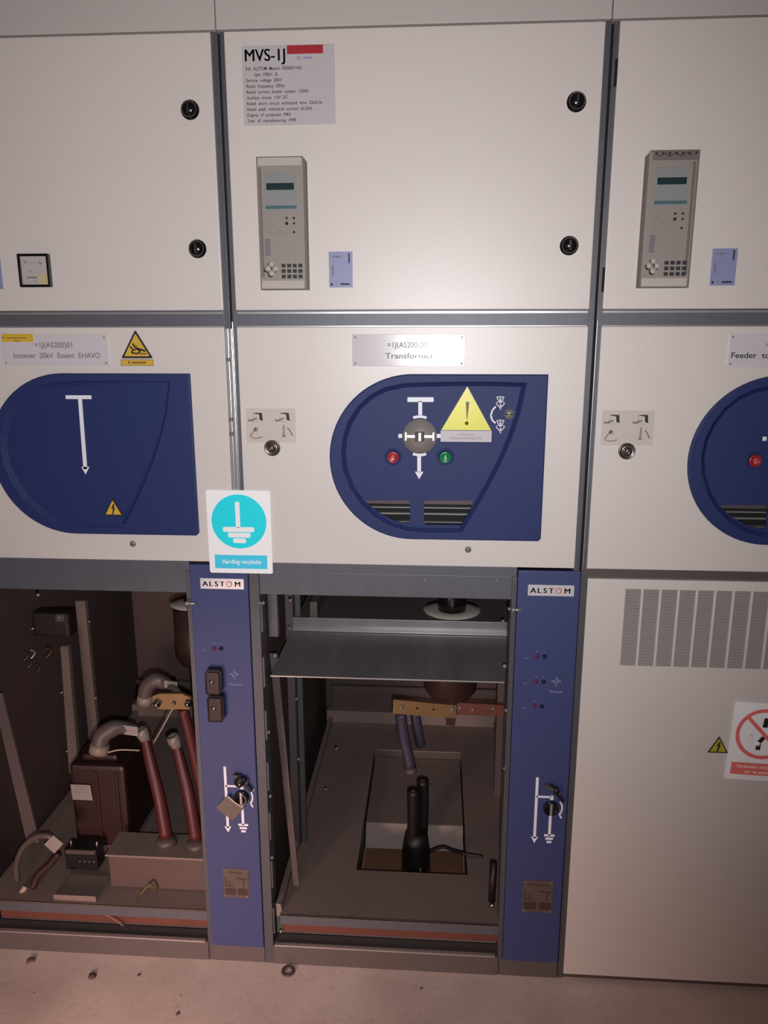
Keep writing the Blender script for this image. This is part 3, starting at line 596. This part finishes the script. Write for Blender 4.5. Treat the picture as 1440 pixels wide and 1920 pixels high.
t = thing('prohibition_sign', (1.235, -.004, .614), 'white sign with red no-switching circle hanging on the vented door at the right edge', 'sign')
def RS(parts):   # rotate the whole sign a little clockwise about its corner
    bmesh.ops.rotate(parts.bm, cent=(1.1595, 0, .615), matrix=Matrix.Rotation(math.radians(2.1), 3, 'Y'), verts=parts.bm.verts); return parts
X0, Z0 = 1.1595, .6155; SW, SH = .150, .204
RS(MB().flat([rect(X0, X0 + SW, Z0, Z0 + SH, .006)], -.004, -.0015, sign_white)).build('sign_plate', t)
ccx, ccz = X0 + .077, Z0 + .124; ro, ri = .0655, .0575
a = MB(); a.line(arc(ccx, ccz, (ro + ri) / 2, 0, 360, 60), ro - ri + .001, -.004, sign_red, .0008); a.line([(ccx - .045, ccz + .045), (ccx + .045, ccz - .045)], .009, -.0042, sign_red, .0009); RS(a).build('red_ring', t)
a = MB(); a.prism([(ccx - .006, ccz + .018), (ccx + .005, ccz + .018), (ccx + .006, ccz + .042), (ccx - .004, ccz + .042)], -.0048, -.004, black_ink); a.prism([(ccx + .006, ccz + .018), (ccx + .014, ccz + .018), (ccx + .014, ccz + .036), (ccx + .006, ccz + .036)], -.0047, -.004, black_ink)
a.line([(ccx + .001, ccz - .008), (ccx - .008, ccz - .022)], .010, -.004, black_ink); a.line([(ccx - .008, ccz - .026), (ccx - .009, ccz - .042)], .011, -.004, black_ink); a.ycyl(ccx - .010, ccz - .026, .0055, -.0056, -.004, sign_white, seg=16)
a.line([(ccx - .030, ccz - .004), (ccx - .025, ccz - .008)], .0012, -.004, black_ink); RS(a).build('switch_symbol', t)
RS(MB().box(X0 + .012, X0 + SW - .012, -.0046, -.004, Z0 + .014, Z0 + .046, sign_red)).build('caption_panel', t)
a = MB(); a.text('Verboden schakelaar', ccx, Z0 + .0325, -.0046, .0088, mat('cream_ink', (255, 236, 214), .5), width=.108, align='CENTER', bold=.01); a.text('om te zetten', ccx, Z0 + .0185, -.0046, .0088, mat('cream_ink', (255, 236, 214), .5), width=.064, align='CENTER', bold=.01); RS(a).build('lettering', t)

# ---------------------------------------------------------------- tag hanging on the left earthing switch
t = thing('hanging_tag', tuple(V3(432, 1545, -.01)), 'dull square metal tag hanging by its key wire over the left earthing switch', 'tag')
MB().prism([W(405, 1514, -.012), W(426, 1492, -.012), W(457, 1516, -.012), W(436, 1538, -.012)], -.0135, -.012, tag_metal).build('tag_plate', t)
MB().line([W(427, 1493, -.013), W(440, 1504, -.013), W(455, 1514, -.013)], .0035, -.0136, chrome).build('bright_edge', t)
MB().tube([V3(455, 1514, -.013), V3(461, 1500, -.016), V3(452, 1488, -.018)], .0012, nickel, seg=8).build('wire_loop', t)
t = thing('key_lock', tuple(V3(452, 1480, -.01)), 'small dark key lock with a bright screw above the left earthing switch', 'lock')
b0 = V3(451, 1462, -.005); MB().ycyl(b0.x, b0.z, .013, -.022, -.004, black_matt, bev=.002).box(b0.x - .016, b0.x - .002, -.014, -.004, b0.z + .006, b0.z + .018, black_matt, .002).build('lock_body', t)
MB().lathe([(.0035, 0), (.003, .002), (.0001, .0028)], (b0.x + .001, -.022, b0.z - .003), (0, -1, 0), chrome, seg=12).build('screw', t)

# ---------------------------------------------------------------- inside of the two open compartments
def compartment(ox, x1, par, pit):
    a = MB(); zf = .15; xl, xr_ = ox + .045, x1
    if pit: a2 = [(pit[0], pit[2]), (pit[1], pit[2]), (pit[1], pit[3]), (pit[0], pit[3])]
    for bx in (((xl, xr_, .012, pit[2]), (xl, xr_, pit[3], 1.1), (xl, pit[0], pit[2], pit[3]), (pit[1], xr_, pit[2], pit[3])) if pit else ((xl, xr_, .012, 1.1),)):
        a.box(bx[0], bx[1], bx[2], bx[3], zf - .004, zf, floor_zinc)
    a.box(xl, xr_, .012, .016, .118, zf, steel_h, .0008); a.build('floor_plate', par)
    a = MB().box(xl, xr_, 1.1, 1.104, .10, 1.15, wall_in); a.box(xl - .02, xr_ + .02, 1.06, 1.1, .15, .20, floor_zinc, .002); a.box(xl, xr_, 1.08, 1.1, .28, .30, inner); a.build('rear_bulkhead', par)
    MB().box(xl - .012, xl + .004, .02, 1.1, .135, .175, floor_zinc, .002).build('floor_rail', par); MB().box(x1 - .01, x1 + .01, .02, 1.1, .135, .175, floor_zinc, .002).build('floor_rail', par)
    a = MB().box(ox + .05, x1 - .005, .028, .034, .082, .114, copper, .001); a.build('earth_bar', par)
compartment(0., .70, cc, (.233, .556, .20, .866))
compartment(-.8, -.09, cl, None)
# pit under the middle compartment
a = MB(); a.box(.229, .233, .20, .87, .02, .146, inner); a.box(.556, .560, .20, .87, .02, .146, inner); a.box(.229, .56, .866, .87, .02, .146, inner); a.box(.229, .56, .2, .204, .02, .146, inner)
a.build('cable_pit', cc)
a = MB().box(.237, .552, .468, .86, .116, .120, floor_zinc, .001).box(.237, .552, -.002, .002, -.078, 0, floor_zinc, .001, Matrix.Translation((0, .468, .119)) @ Matrix.Rotation(math.radians(-25), 4, 'X')); a.build('pit_cover_plate', cc)
a = MB().box(.235, .554, .206, .864, .004, .02, wood); a.build('pit_board', cc)
# posts and braces inside (middle)
p = V3(553, 1290, .30); MB().box(p.x - .018, p.x + .004, .28, .32, .15, 1.08, inner, .002).build('inner_post', cc)
MB().box(p.x + .005, p.x + .020, .31, .33, .15, 1.08, steel, .001).build('inner_post', cc); MB().box(.66, .69, .6, .64, .15, .885, inner, .002).build('inner_post', cc)
p0, p1 = V3(512, 1225, .10), V3(556, 1660, .10)
MB().prism([(p0.x - .009, p0.z), (p0.x + .011, p0.z), (p1.x + .008, p1.z), (p1.x - .008, p1.z)], .098, .104, inner).build('inner_brace', cc)
MB().prism([W(141, 1127, .68), W(159, 1127, .68), W(186, 1400, .68), W(168, 1400, .68)], .68, .70, floor_zinc).build('inner_post', cl)
MB().prism([W(113, 1212, .54), W(127, 1212, .54), W(148, 1450, .54), W(130, 1450, .54)], .54, .56, floor_zinc).build('inner_post', cl)
MB().prism([W(-14, 1300, .1), W(4, 1300, .1), W(74, 1580, .1), W(50, 1580, .1)], .1, .106, inner).build('inner_post', cl)

# shield plate with raised lip
t = thing('shield_plate', (.33, .14, .845), 'bare zinc shield plate lying slanted across the top of the middle compartment', 'metal plate')
a = MB(); bb = bmesh.new(); 
c4 = [(.044, .012, .8445), (.622, .012, .8445), (.655, .285, .864), (.050, .285, .864)]
lo_ = [bb.verts.new(v) for v in c4]; hi_ = [bb.verts.new((x, y, z - .0025)) for x, y, z in c4]
bb.faces.new(lo_[::-1]); bb.faces.new(hi_)
for i in range(4): bb.faces.new((lo_[i], lo_[(i + 1) % 4], hi_[(i + 1) % 4], hi_[i]))
bmesh.ops.recalc_face_normals(bb, faces=bb.faces); a.take(bb, zinc); a.build('sheet', t)
MB().box(.050, .655, .283, .287, .864, .895, zinc, .0008).box(.05, .655, .262, .283, .864, .8655, steel_bright).build('raised_lip', t)
MB().box(.044, .622, .0115, .014, .8425, .8455, steel_bright, .0005).build('front_edge', t)
bo = MB().lathe([(.006, 0), (.006, .004), (.0035, .0045), (.0035, .012), (.0001, .0125)], (0, 0, 0), (0, -1, 0), nickel, seg=6)
def hexbolt(V, par, s_=1., name='bolt', mm=nickel):
    o = MB().lathe([(.0055 * s_, 0), (.0055 * s_, .004 * s_), (.003 * s_, .0045 * s_), (.003 * s_, .009 * s_), (.0001, .0095 * s_)], tuple(V), (0, -1, 0), mm, seg=6).build(name, par); return o
hexbolt(V3(516, 1228, .03), t); hexbolt(V3(946, 1248, .01), t)
bo.bm.free()
# dark deck behind the lip carrying the bushing
MB().box(.06, .72, .2875, 1.08, .885, .889, inner).box(.10, .12, .29, 1.0, .889, .94, inner).build('upper_deck', cc)
t = thing('bushing_insulator', (.50, .43, .60), 'black topped bushing insulator with pale gasket ring passing through the upper deck', 'insulator')
by = .388; bx = .500
MB().lathe([(.083, 0), (.083, .003), (.05, .004), (.0001, .004)], (bx, by, .8895), (0, 0, 1), bushing_skin, seg=40).build('gasket_ring', t)
MB().lathe([(.041, 0), (.043, .02), (.041, .05), (.041, .14), (.0001, .15)], (bx, by - .005, .894), (0, 0, 1), black, seg=36).build('upper_body', t)
MB().lathe([(.035, 0), (.06, .006), (.078, .03), (.080, .27), (.0001, .271)], (bx, by, .615), (0, 0, 1), resin, seg=40).build('lower_body', t)
# bars
yb = .34
t = thing('brass_bar', tuple(V3(795, 1337, yb)), 'drilled brass connection bar below the shield plate in the middle compartment', 'busbar')
c = [W(737, 1312, yb), W(856, 1323, yb), W(854, 1347, yb), W(737, 1338, yb)]
MB().prism(c, yb, yb + .008, brass).build('bar', t)
for k, (px, py) in enumerate(((752, 1325), (847, 1329))): hexbolt(V3(px, py, yb), t, 1.3)
a = MB()
for px, py in ((782, 1328), (813, 1330)): q = V3(px, py, yb); a.ycyl(q.x, q.z, .0035, yb - .0006, yb + .002, dark, seg=14)
a.build('bolt_hole', t)
t = thing('copper_bar', tuple(V3(900, 1330, yb)), 'brown copper bar running from the brass bar to the right side', 'busbar')
c = [W(857, 1318, yb), W(975, 1325, yb), W(975, 1344, yb), W(857, 1340, yb)]
MB().prism(c, yb + .002, yb + .010, copper).build('bar', t)
c = [W(838, 1346, yb), W(855, 1347, yb), W(853, 1364, yb), W(836, 1362, yb)]; MB().prism(c, yb + .009, yb + .016, resin).build('tab', t)
for px, py in ((862, 1326), (886, 1330), (924, 1328), (950, 1332)): hexbolt(V3(px, py, yb + .002), t, .9)
# hanging sleeves and stub cables
def cable(pts, r, m_, label, name='cable', cat='cable', group=None, cap=None, rcap=None):
    o = MB().tube(pts, r, m_, seg=16).build(name, label=label, cat=cat, group=group)
    return o
c1 = cable([V3(752, 1338, .37), V3(757, 1380, .37), V3(764, 1410, .365), V3(769, 1436, .36)], .0165, blue_cable, 'front blue grey sleeved cable hanging under the brass bar', group='blue grey hanging cables')
c2 = cable([V3(778, 1338, .42), V3(783, 1365, .42), V3(788, 1396, .43)], .0155, blue_cable, 'shorter blue grey sleeved cable hanging behind the front one', group='blue grey hanging cables')
q = V3(770, 1440, .36); MB().lathe([(.019, 0), (.019, .012), (.015, .014), (.0001, .014)], tuple(q), (.1, -.05, -1), inner).build('end_cap', c1)
for o in (bpy.data.objects['end_cap'],): o.location = Vector(o['_w']) - Vector(c1['_w'])
def stub(px, ptop, pbot, y, r, label):
    t = thing('stub_cable', tuple(V3(px, pbot, y)), label, 'cable', 'black cut cables rising from the pit')
    a, b_ = V3(px, ptop, y), V3(px - 2, pbot, y); MB().tube([a, a.lerp(b_, .5) + Vector((.002, 0, 0)), b_], [r, r, r * 1.05], black_matt, seg=18).build('sheath', t)
    MB().cyl(a + Vector((0, 0, .0005)), a + Vector((0, 0, .004)), r * .55, resin).build('conductor', t); return t
s1 = stub(775, 1482, 1590, .38, .0185, 'front black cut cable end rising from the cable pit')
s2 = stub(793, 1463, 1560, .425, .0185, 'rear black cut cable end standing taller beside the front one')
b1 = V3(780, 1612, .38)
t = thing('cable_boot', (b1.x, .385, .02), 'dark rubber boot with a red base around the cut cables in the pit', 'cable boot')
MB().lathe([(.040, 0), (.045, .02), (.044, .06), (.040, .09), (.034, .12)], (b1.x, .385, .026), (0, .05, 1), black_matt).build('boot', t)
MB().cyl((b1.x, .375, .0205), (b1.x, .375, .03), .046, red_cable).build('red_base', t); MB().tube([(b1.x + .012, .338, .028), (b1.x + .016, .335, .06)], .004, wire_y).build('yellow_strip', t)
cable([V3(806, 1596, .34), V3(830, 1588, .33), V3(848, 1594, .31), V3(868, 1600, .27), V3(905, 1606, .25)], .005, black_matt, 'thin black cord crossing the right edge of the cable pit', 'cord', 'cord')
# slot with bolt at the right of the floor
q0, q1 = V3(926, 1616, .08), V3(922, 1690, .06)
t = thing('latch_slot', (q1.x, .06, .15), 'dark oblong floor bracket with a bright bolt in the right corner of the middle compartment', 'bracket')
MB().tube([q0, q1], .0095, mat('dark_slot', (30, 20, 20), .5), seg=14).build('bracket', t); MB().lathe([(.006, 0), (.005, .004), (.0001, .005)], (q1.x, .045, q1.z), (0, -1, 0), chrome, seg=12).build('bolt', t)
# bolts along the frame
fb = None
for px, py, yq, par in ((487, 1130, .004, cc), (494, 1130, .0, cc), (545, 1125, .05, cc), (543, 1177, .2, cc), (955, 1141, .0, cc), (957, 1160, .04, cc), (943, 1164, .1, cc), (949, 1331, .02, cc), (504, 1372, .02, cc), (507, 1492, .02, cc), (510, 1607, .02, cc),
                        (948, 1478, .02, cc), (947, 1506, .02, cc), (946, 1440, .02, cc), (524, 1696, .02, cc), (535, 1712, .02, cc), (527, 1745, .02, cc), (620, 1083, .012, cc), (797, 1086, .012, cc), (932, 1088, .012, cc), (556, 1310, .28, cc), (560, 1423, .28, cc), (631, 1403, .5, cc), (611, 1479, .4, cc),
                        (72, 1115, .1, cl), (112, 1157, .3, cl), (168, 1165, .5, cl), (180, 1308, .5, cl), (62, 1178, .3, cl), (116, 1298, .42, cl), (126, 1408, .42, cl)):
    q = V3(px, py, yq)
    if fb is None: fb = hexbolt(q, par, .8, 'frame_bolt'); off = Vector(fb['_w']) - q
    else: clone(fb, tuple(q + off), par)

# ---------------------------------------------------------------- contents of the left compartment
# brass link plate
yb = .12
t = thing('brass_bar', tuple(V3(318, 1328, yb)), 'short brass link plate with three bright bolts in the left compartment', 'busbar')
c = [W(286, 1305, yb), W(300, 1301, yb), W(340, 1301, yb), W(357, 1308, yb), W(360, 1318, yb), W(354, 1330, yb), W(300, 1330, yb), W(286, 1324, yb)]
MB().prism(c, yb, yb + .010, brass).build('bar', t)
for px, sc_ in ((296, 2.1), (327, 1.1), (354, 2.0)): hexbolt(V3(px, 1317, yb), t, sc_, mm=chrome)
def elbow(pts, r, tagpx, label, y, red=None):
    t = thing('cable_elbow', tuple(pts[0]), label, 'cable connector', 'grey elbow connectors'); MB().tube(pts, r, grey_elbow, seg=18, sub=8).build('elbow', t)
    p = pts[0]; d_ = (pts[1] - pts[0]).normalized(); MB().cyl(p - d_ * .012, p + d_ * .016, r[0] * 1.08, mat('pale_sleeve', (140, 126, 112), .4, var=.1), bev=.002).build('collar', t)
    x0, z1 = W(tagpx[0], tagpx[1], y); x1, z0 = W(tagpx[2], tagpx[3], y)
    a = MB().prism([(x0, z0 + .004), (x1, z0 - .001), (x1 + .002, z1 - .004), (x0 + .001, z1)], y - .003, y - .002, white_tag); a.line([(x0 + .006, (z0 + z1) / 2 + .001), (x1 - .008, (z0 + z1) / 2 - .001)], .0012, y - .003, grey_print); a.build('white_tag', t)
elbow([V3(272, 1312, .24), V3(275, 1290, .24), V3(290, 1276, .24), V3(308, 1280, .24), V3(322, 1286, .22), V3(336, 1300, .20)], [.021, .022, .022, .019, .012, .008], (308, 1275, 333, 1291), 'upper grey elbow connector behind the brass link plate', .215)
elbow([V3(186, 1405, .17), V3(192, 1380, .18), V3(212, 1366, .19), V3(232, 1364, .20), V3(256, 1368, .21)], [.025, .025, .024, .018, .012], (231, 1359, 259, 1379), 'lower grey elbow connector with white tag left of the first red cable', .19)
def termination(pts, y, r, label):
    t = thing('red_cable', tuple(pts[-1]), label, 'cable', 'red high voltage cables'); MB().tube(pts, [r * .8, r, r * 1.05, r * 1.1][:len(pts)], red_cable, seg=18).build('sheath', t)
    p = pts[0]; d_ = (pts[0] - pts[1]).normalized()
    MB().lathe([(r * .85, -.01), (r * .95, .004), (r * 1.1, .012), (r * 1.1, .030), (r * .8, .034), (r * .7, .028), (.0001, .027)], tuple(p), tuple(d_ + Vector((0, -.35, 0))), mat('pale_lug_cover', (130, 118, 112), .35, var=.1)).build('lug_cover', t)
termination([V3(272, 1385, .22), V3(285, 1440, .19), V3(300, 1500, .16), V3(312, 1568, .138)], .26, .0165, 'first red cable from the left with pale cap, leaning right')
termination([V3(331, 1398, .20), V3(344, 1450, .175), V3(356, 1500, .15), V3(368, 1572, .130)], .24, .0165, 'second red cable with pale cap in the left compartment')
cable([V3(343, 1330, .13), V3(354, 1370, .13), V3(368, 1430, .13), V3(382, 1500, .128), V3(392, 1572, .126)], .0145, red_cable, 'third red cable rising to the brass link plate beside the blue strip', 'red_cable', 'cable', 'red high voltage cables')
# brown transformer with label
y = .215
x0, z1 = W(128, 1434, y); x1, z0 = W(246, 1600, y); z0 = max(z0, .152)
t = thing('instrument_transformer', ((x0 + x1) / 2, .33, .15), 'dark red brown cast transformer block with white label in the left compartment', 'transformer')
a = MB().box(x0, x1, .215, .44, z0 + .02, z1, ct_resin, .012); a.box(x0 + .03, x1 - .03, .24, .41, z1, z1 + .02, ct_resin, .008)
a.box(x0 + .075, x0 + .085, .210, .217, z0 + .03, z1 - .02, ct_resin, .003); a.box(x1 - .03, x1 - .02, .210, .217, z0 + .03, z1 - .02, ct_resin, .003)
a.build('resin_block', t)
MB().box(x0 + .01, x1 - .01, .225, .43, .15, z0 + .021, floor_zinc, .003).build('base_frame', t)
q0, q1 = W(133, 1471, .208), W(174, 1501, .208); a = MB().prism([(q0[0], q1[1]), (q1[0], q1[1]), (q1[0] - .004, q0[1]), (q0[0] - .002, q0[1])], .2085, .2095, white_tag)
for i in range(3): a.line([(q0[0] + .006, q0[1] - .008 - i * .008), (q1[0] - .010, q0[1] - .008 - i * .008)], .0015, .2085, grey_print)
a.build('rating_label', t)
y = .142; x0, z1 = W(120, 1592, y); x1, z0 = W(184, 1632, y); z0 = max(z0, .152)
t = thing('terminal_block', ((x0 + x1) / 2, y, z0), 'small dark terminal block in front of the brown transformer', 'terminal block')
MB().box(x0, x1, y, y + .05, z0, z1, black_matt, .003).build('housing', t); MB().box(x0 + .004, x1 - .004, y - .002, y + .002, z1 - .014, z1 - .002, inner, .001).build('cover_strip', t)
for i in range(4): q = (x0 + .045 + i * .014); MB().ycyl(q, (z0 + z1) / 2 - .004, .004, y - .003, y, inner, seg=10).build('terminal_screw', t)
for xx in (x0 + .012, x1 - .006): MB().cyl((xx, y + .02, z1 - .002), (xx, y + .02, z1 + .014), .003, nickel).build('stud', t)
# brown plinth cheek, tray and boxes on the compartment floor
t = thing('cable_gland_box', (-.29, .127, .15), 'grey box under the red cables in the left compartment', 'metal box')
MB().box(-.452, -.10, .082, .174, .152, .254, mat('dark_brown_sheet', (98, 80, 76), .6, .1, var=.2, scale=6), .004).build('box', t); MB().box(-.458, -.10, .076, .178, .254, .260, floor_zinc, .001).build('lid', t)  # box sheet darker and browner than its lid
for px, yy in ((312, .138), (368, .130)): q = V3(px, 1575, yy); MB().lathe([(.030, 0), (.028, .010), (.023, .016), (.0001, .017)], (q.x, yy, .2602), (0, 0, 1), grey_elbow).build('cable_gland', t)
x0 = W(105, 1700, .03)[0]; t = thing('low_tray', (-.52, .05, .15), 'flat grey tray with raised rim at the front left of the left compartment', 'tray')
MB().box(x0, -.468, .026, .12, .151, .156, floor_zinc, .001).box(x0, -.468, .022, .026, .151, .168, floor_zinc, .001).box(x0, x0 + .004, .026, .12, .156, .168, floor_zinc, .001).build('tray', t)
y = .07; t = thing('corrugated_duct', tuple(V3(35, 1655, y)), 'pale grey curved flexible duct at the lower left', 'cable duct')
MB().tube([V3(33, 1652, .07), V3(31, 1620, .07), V3(44, 1588, .07), V3(68, 1569, .07), V3(92, 1568, .07), V3(104, 1582, .07)], .0085, grey_elbow, seg=14).build('hose', t)
MB().prism([W(83, 1583, .058), W(100, 1566, .058), W(119, 1582, .058), W(102, 1600, .058)], .057, .059, white_tag).build('white_tag', t)
cable([V3(62, 1664, .06), V3(72, 1640, .07), V3(94, 1620, .08), V3(110, 1600, .085)], .010, resin, 'short brown cable under the flexible duct', 'cable', 'cable')
cable([V3(22, 1690, .035), V3(36, 1680, .045), V3(48, 1662, .06)], .008, wire_w, 'pale cable end at the far lower left of the left compartment', 'cable', 'cable')
cable([V3(254, 1690, .024), V3(264, 1676, .045), V3(282, 1658, .060), V3(292, 1670, .066)], .0035, wire_y, 'green yellow earth wire curling on the floor of the left compartment', 'earth_wire', 'wire')
cable([V3(148, 1711, .02), V3(175, 1711, .02), V3(205, 1718, .02), V3(232, 1736, .015)], .0022, wire_o, 'thin orange wire hanging over the front rail of the left compartment', 'wire', 'wire')
cable([V3(324, 1328, .13), V3(304, 1365, .16), V3(288, 1393, .2)], .0022, wire_w, 'thin pale wire slanting down from the brass link plate', 'wire', 'wire')
cable([V3(202, 1411, .17), V3(225, 1406, .18), V3(262, 1407, .20)], .0022, wire_w, 'thin pale wire running level from the lower elbow to the red cable', 'wire', 'wire')
# bushing glimpsed at the top right of the left compartment
q = V3(335, 1150, .40); t = thing('bushing_insulator', (q.x, .4, q.z), 'bushing insulator half hidden behind the left blue strip', 'insulator')
MB().lathe([(.07, 0), (.07, .004), (.03, .005), (.0001, .005)], (q.x + .05, .40, .889), (0, 0, 1), bushing_skin, seg=36).build('gasket_ring', t); MB().lathe([(.05, 0), (.062, .02), (.062, .17), (.0001, .171)], (q.x + .05, .40, .70), (0, 0, 1), resin, seg=32).build('lower_body', t)
# voltage indicator cluster, dark brown, upper left of the left compartment
t = thing('spring_mechanism', tuple(V3(70, 1240, .35)), 'dark brown and brass operating mechanism hanging in the upper left compartment', 'mechanism')
q0, q1 = W(40, 1160, .35), W(118, 1215, .35); MB().box(q0[0], q1[0], .40, .46, q1[1] + .01, q0[1], mat('deep_brown', (40, 28, 26), .6), .012).build('bracket', t)  # bracket in one even dark brown
for i, (px, py) in enumerate(((45, 1222), (52, 1236), (68, 1245), (58, 1218), (88, 1215))): q = V3(px, py, .34); MB().tube([q, q + Vector((.006, .01, -.015)), q + Vector((-.004, .0, -.03))], .0032, mat('dull_brass', (92, 78, 52), .4, .5) if i != 3 else nickel).build('spring_rod', t)
MB().box(W(103, 1154, .34)[0], W(120, 1154, .34)[0], .34, .35, W(103, 1166, .34)[1], W(103, 1152, .34)[1], inner, .002).build('label_holder', t)

# ---------------------------------------------------------------- floor litter
q = RM @ Vector(((541 - 720) / 1440, 1, -(1820 - 960) / 1440))
a = MB(); bb = bmesh.new(); n = 32
for r_, z in ((.0105, .0), (.019, 0), (.019, .003), (.0105, .003)):
    pass
prof = ((.0095, .001), (.0185, .001), (.0185, .004), (.0095, .004)); rings = [[bb.verts.new((.070 + r_ * math.cos(2 * math.pi * i / n), -.0225 + r_ * math.sin(2 * math.pi * i / n), z)) for i in range(n)] for r_, z in prof]
for k in range(4):
    for i in range(n): bb.faces.new((rings[k][i], rings[k][(i + 1) % n], rings[(k + 1) % 4][(i + 1) % n], rings[(k + 1) % 4][i]))
bmesh.ops.recalc_face_normals(bb, faces=bb.faces); a.take(bb, mat('rusty_washer', (98, 78, 74), .5, .3, var=.2, scale=80), None, True)
a.build('washer', label='flat rusty washer lying on the floor in front of the middle cubicle', cat='washer')
def crumb(px, py, s_, label, m_=None):
    d_ = RM @ Vector(((px - 720) / 1440, 1, -(py - 960) / 1440)); t_ = -CAM[2] / d_[2]; x, y = CAM[0] + t_ * d_[0], CAM[1] + t_ * d_[1]
    b = bmesh.new(); bmesh.ops.create_icosphere(b, subdivisions=2, radius=s_)
    for v in b.verts: v.co *= random.uniform(.6, 1.15); v.co.z = max(v.co.z * .4, -s_ * .2)
    MB().take(b, m_ or mat('grit', (112, 88, 82), .8, var=.3, scale=90), Matrix.Translation((x, y, s_ * .2)), True).build('floor_debris', label=label, cat='debris', group='bits of grit on the floor')
crumb(58, 1802, .014, 'largest grit lump on the floor, nearest the left cubicle sill')
crumb(173, 1832, .012, 'brown grit lump on the floor below the left compartment, right of the largest lump')
crumb(261, 1829, .005, 'small grit speck on the floor between the brown lump and the washer')
crumb(333, 1902, .006, 'grit speck at the bottom edge of the photo, left of centre')
crumb(790, 1854, .004, 'tiny grit speck on the floor in front of the middle compartment')
crumb(63, 1863, .0025, 'tiny white chip glinting on the floor at the lower left', white_tag)
crumb(339, 1867, .0025, 'tiny white chip on the floor left of the washer', white_tag)

for o in bpy.data.objects:
    if '_w' in o: del o['_w']
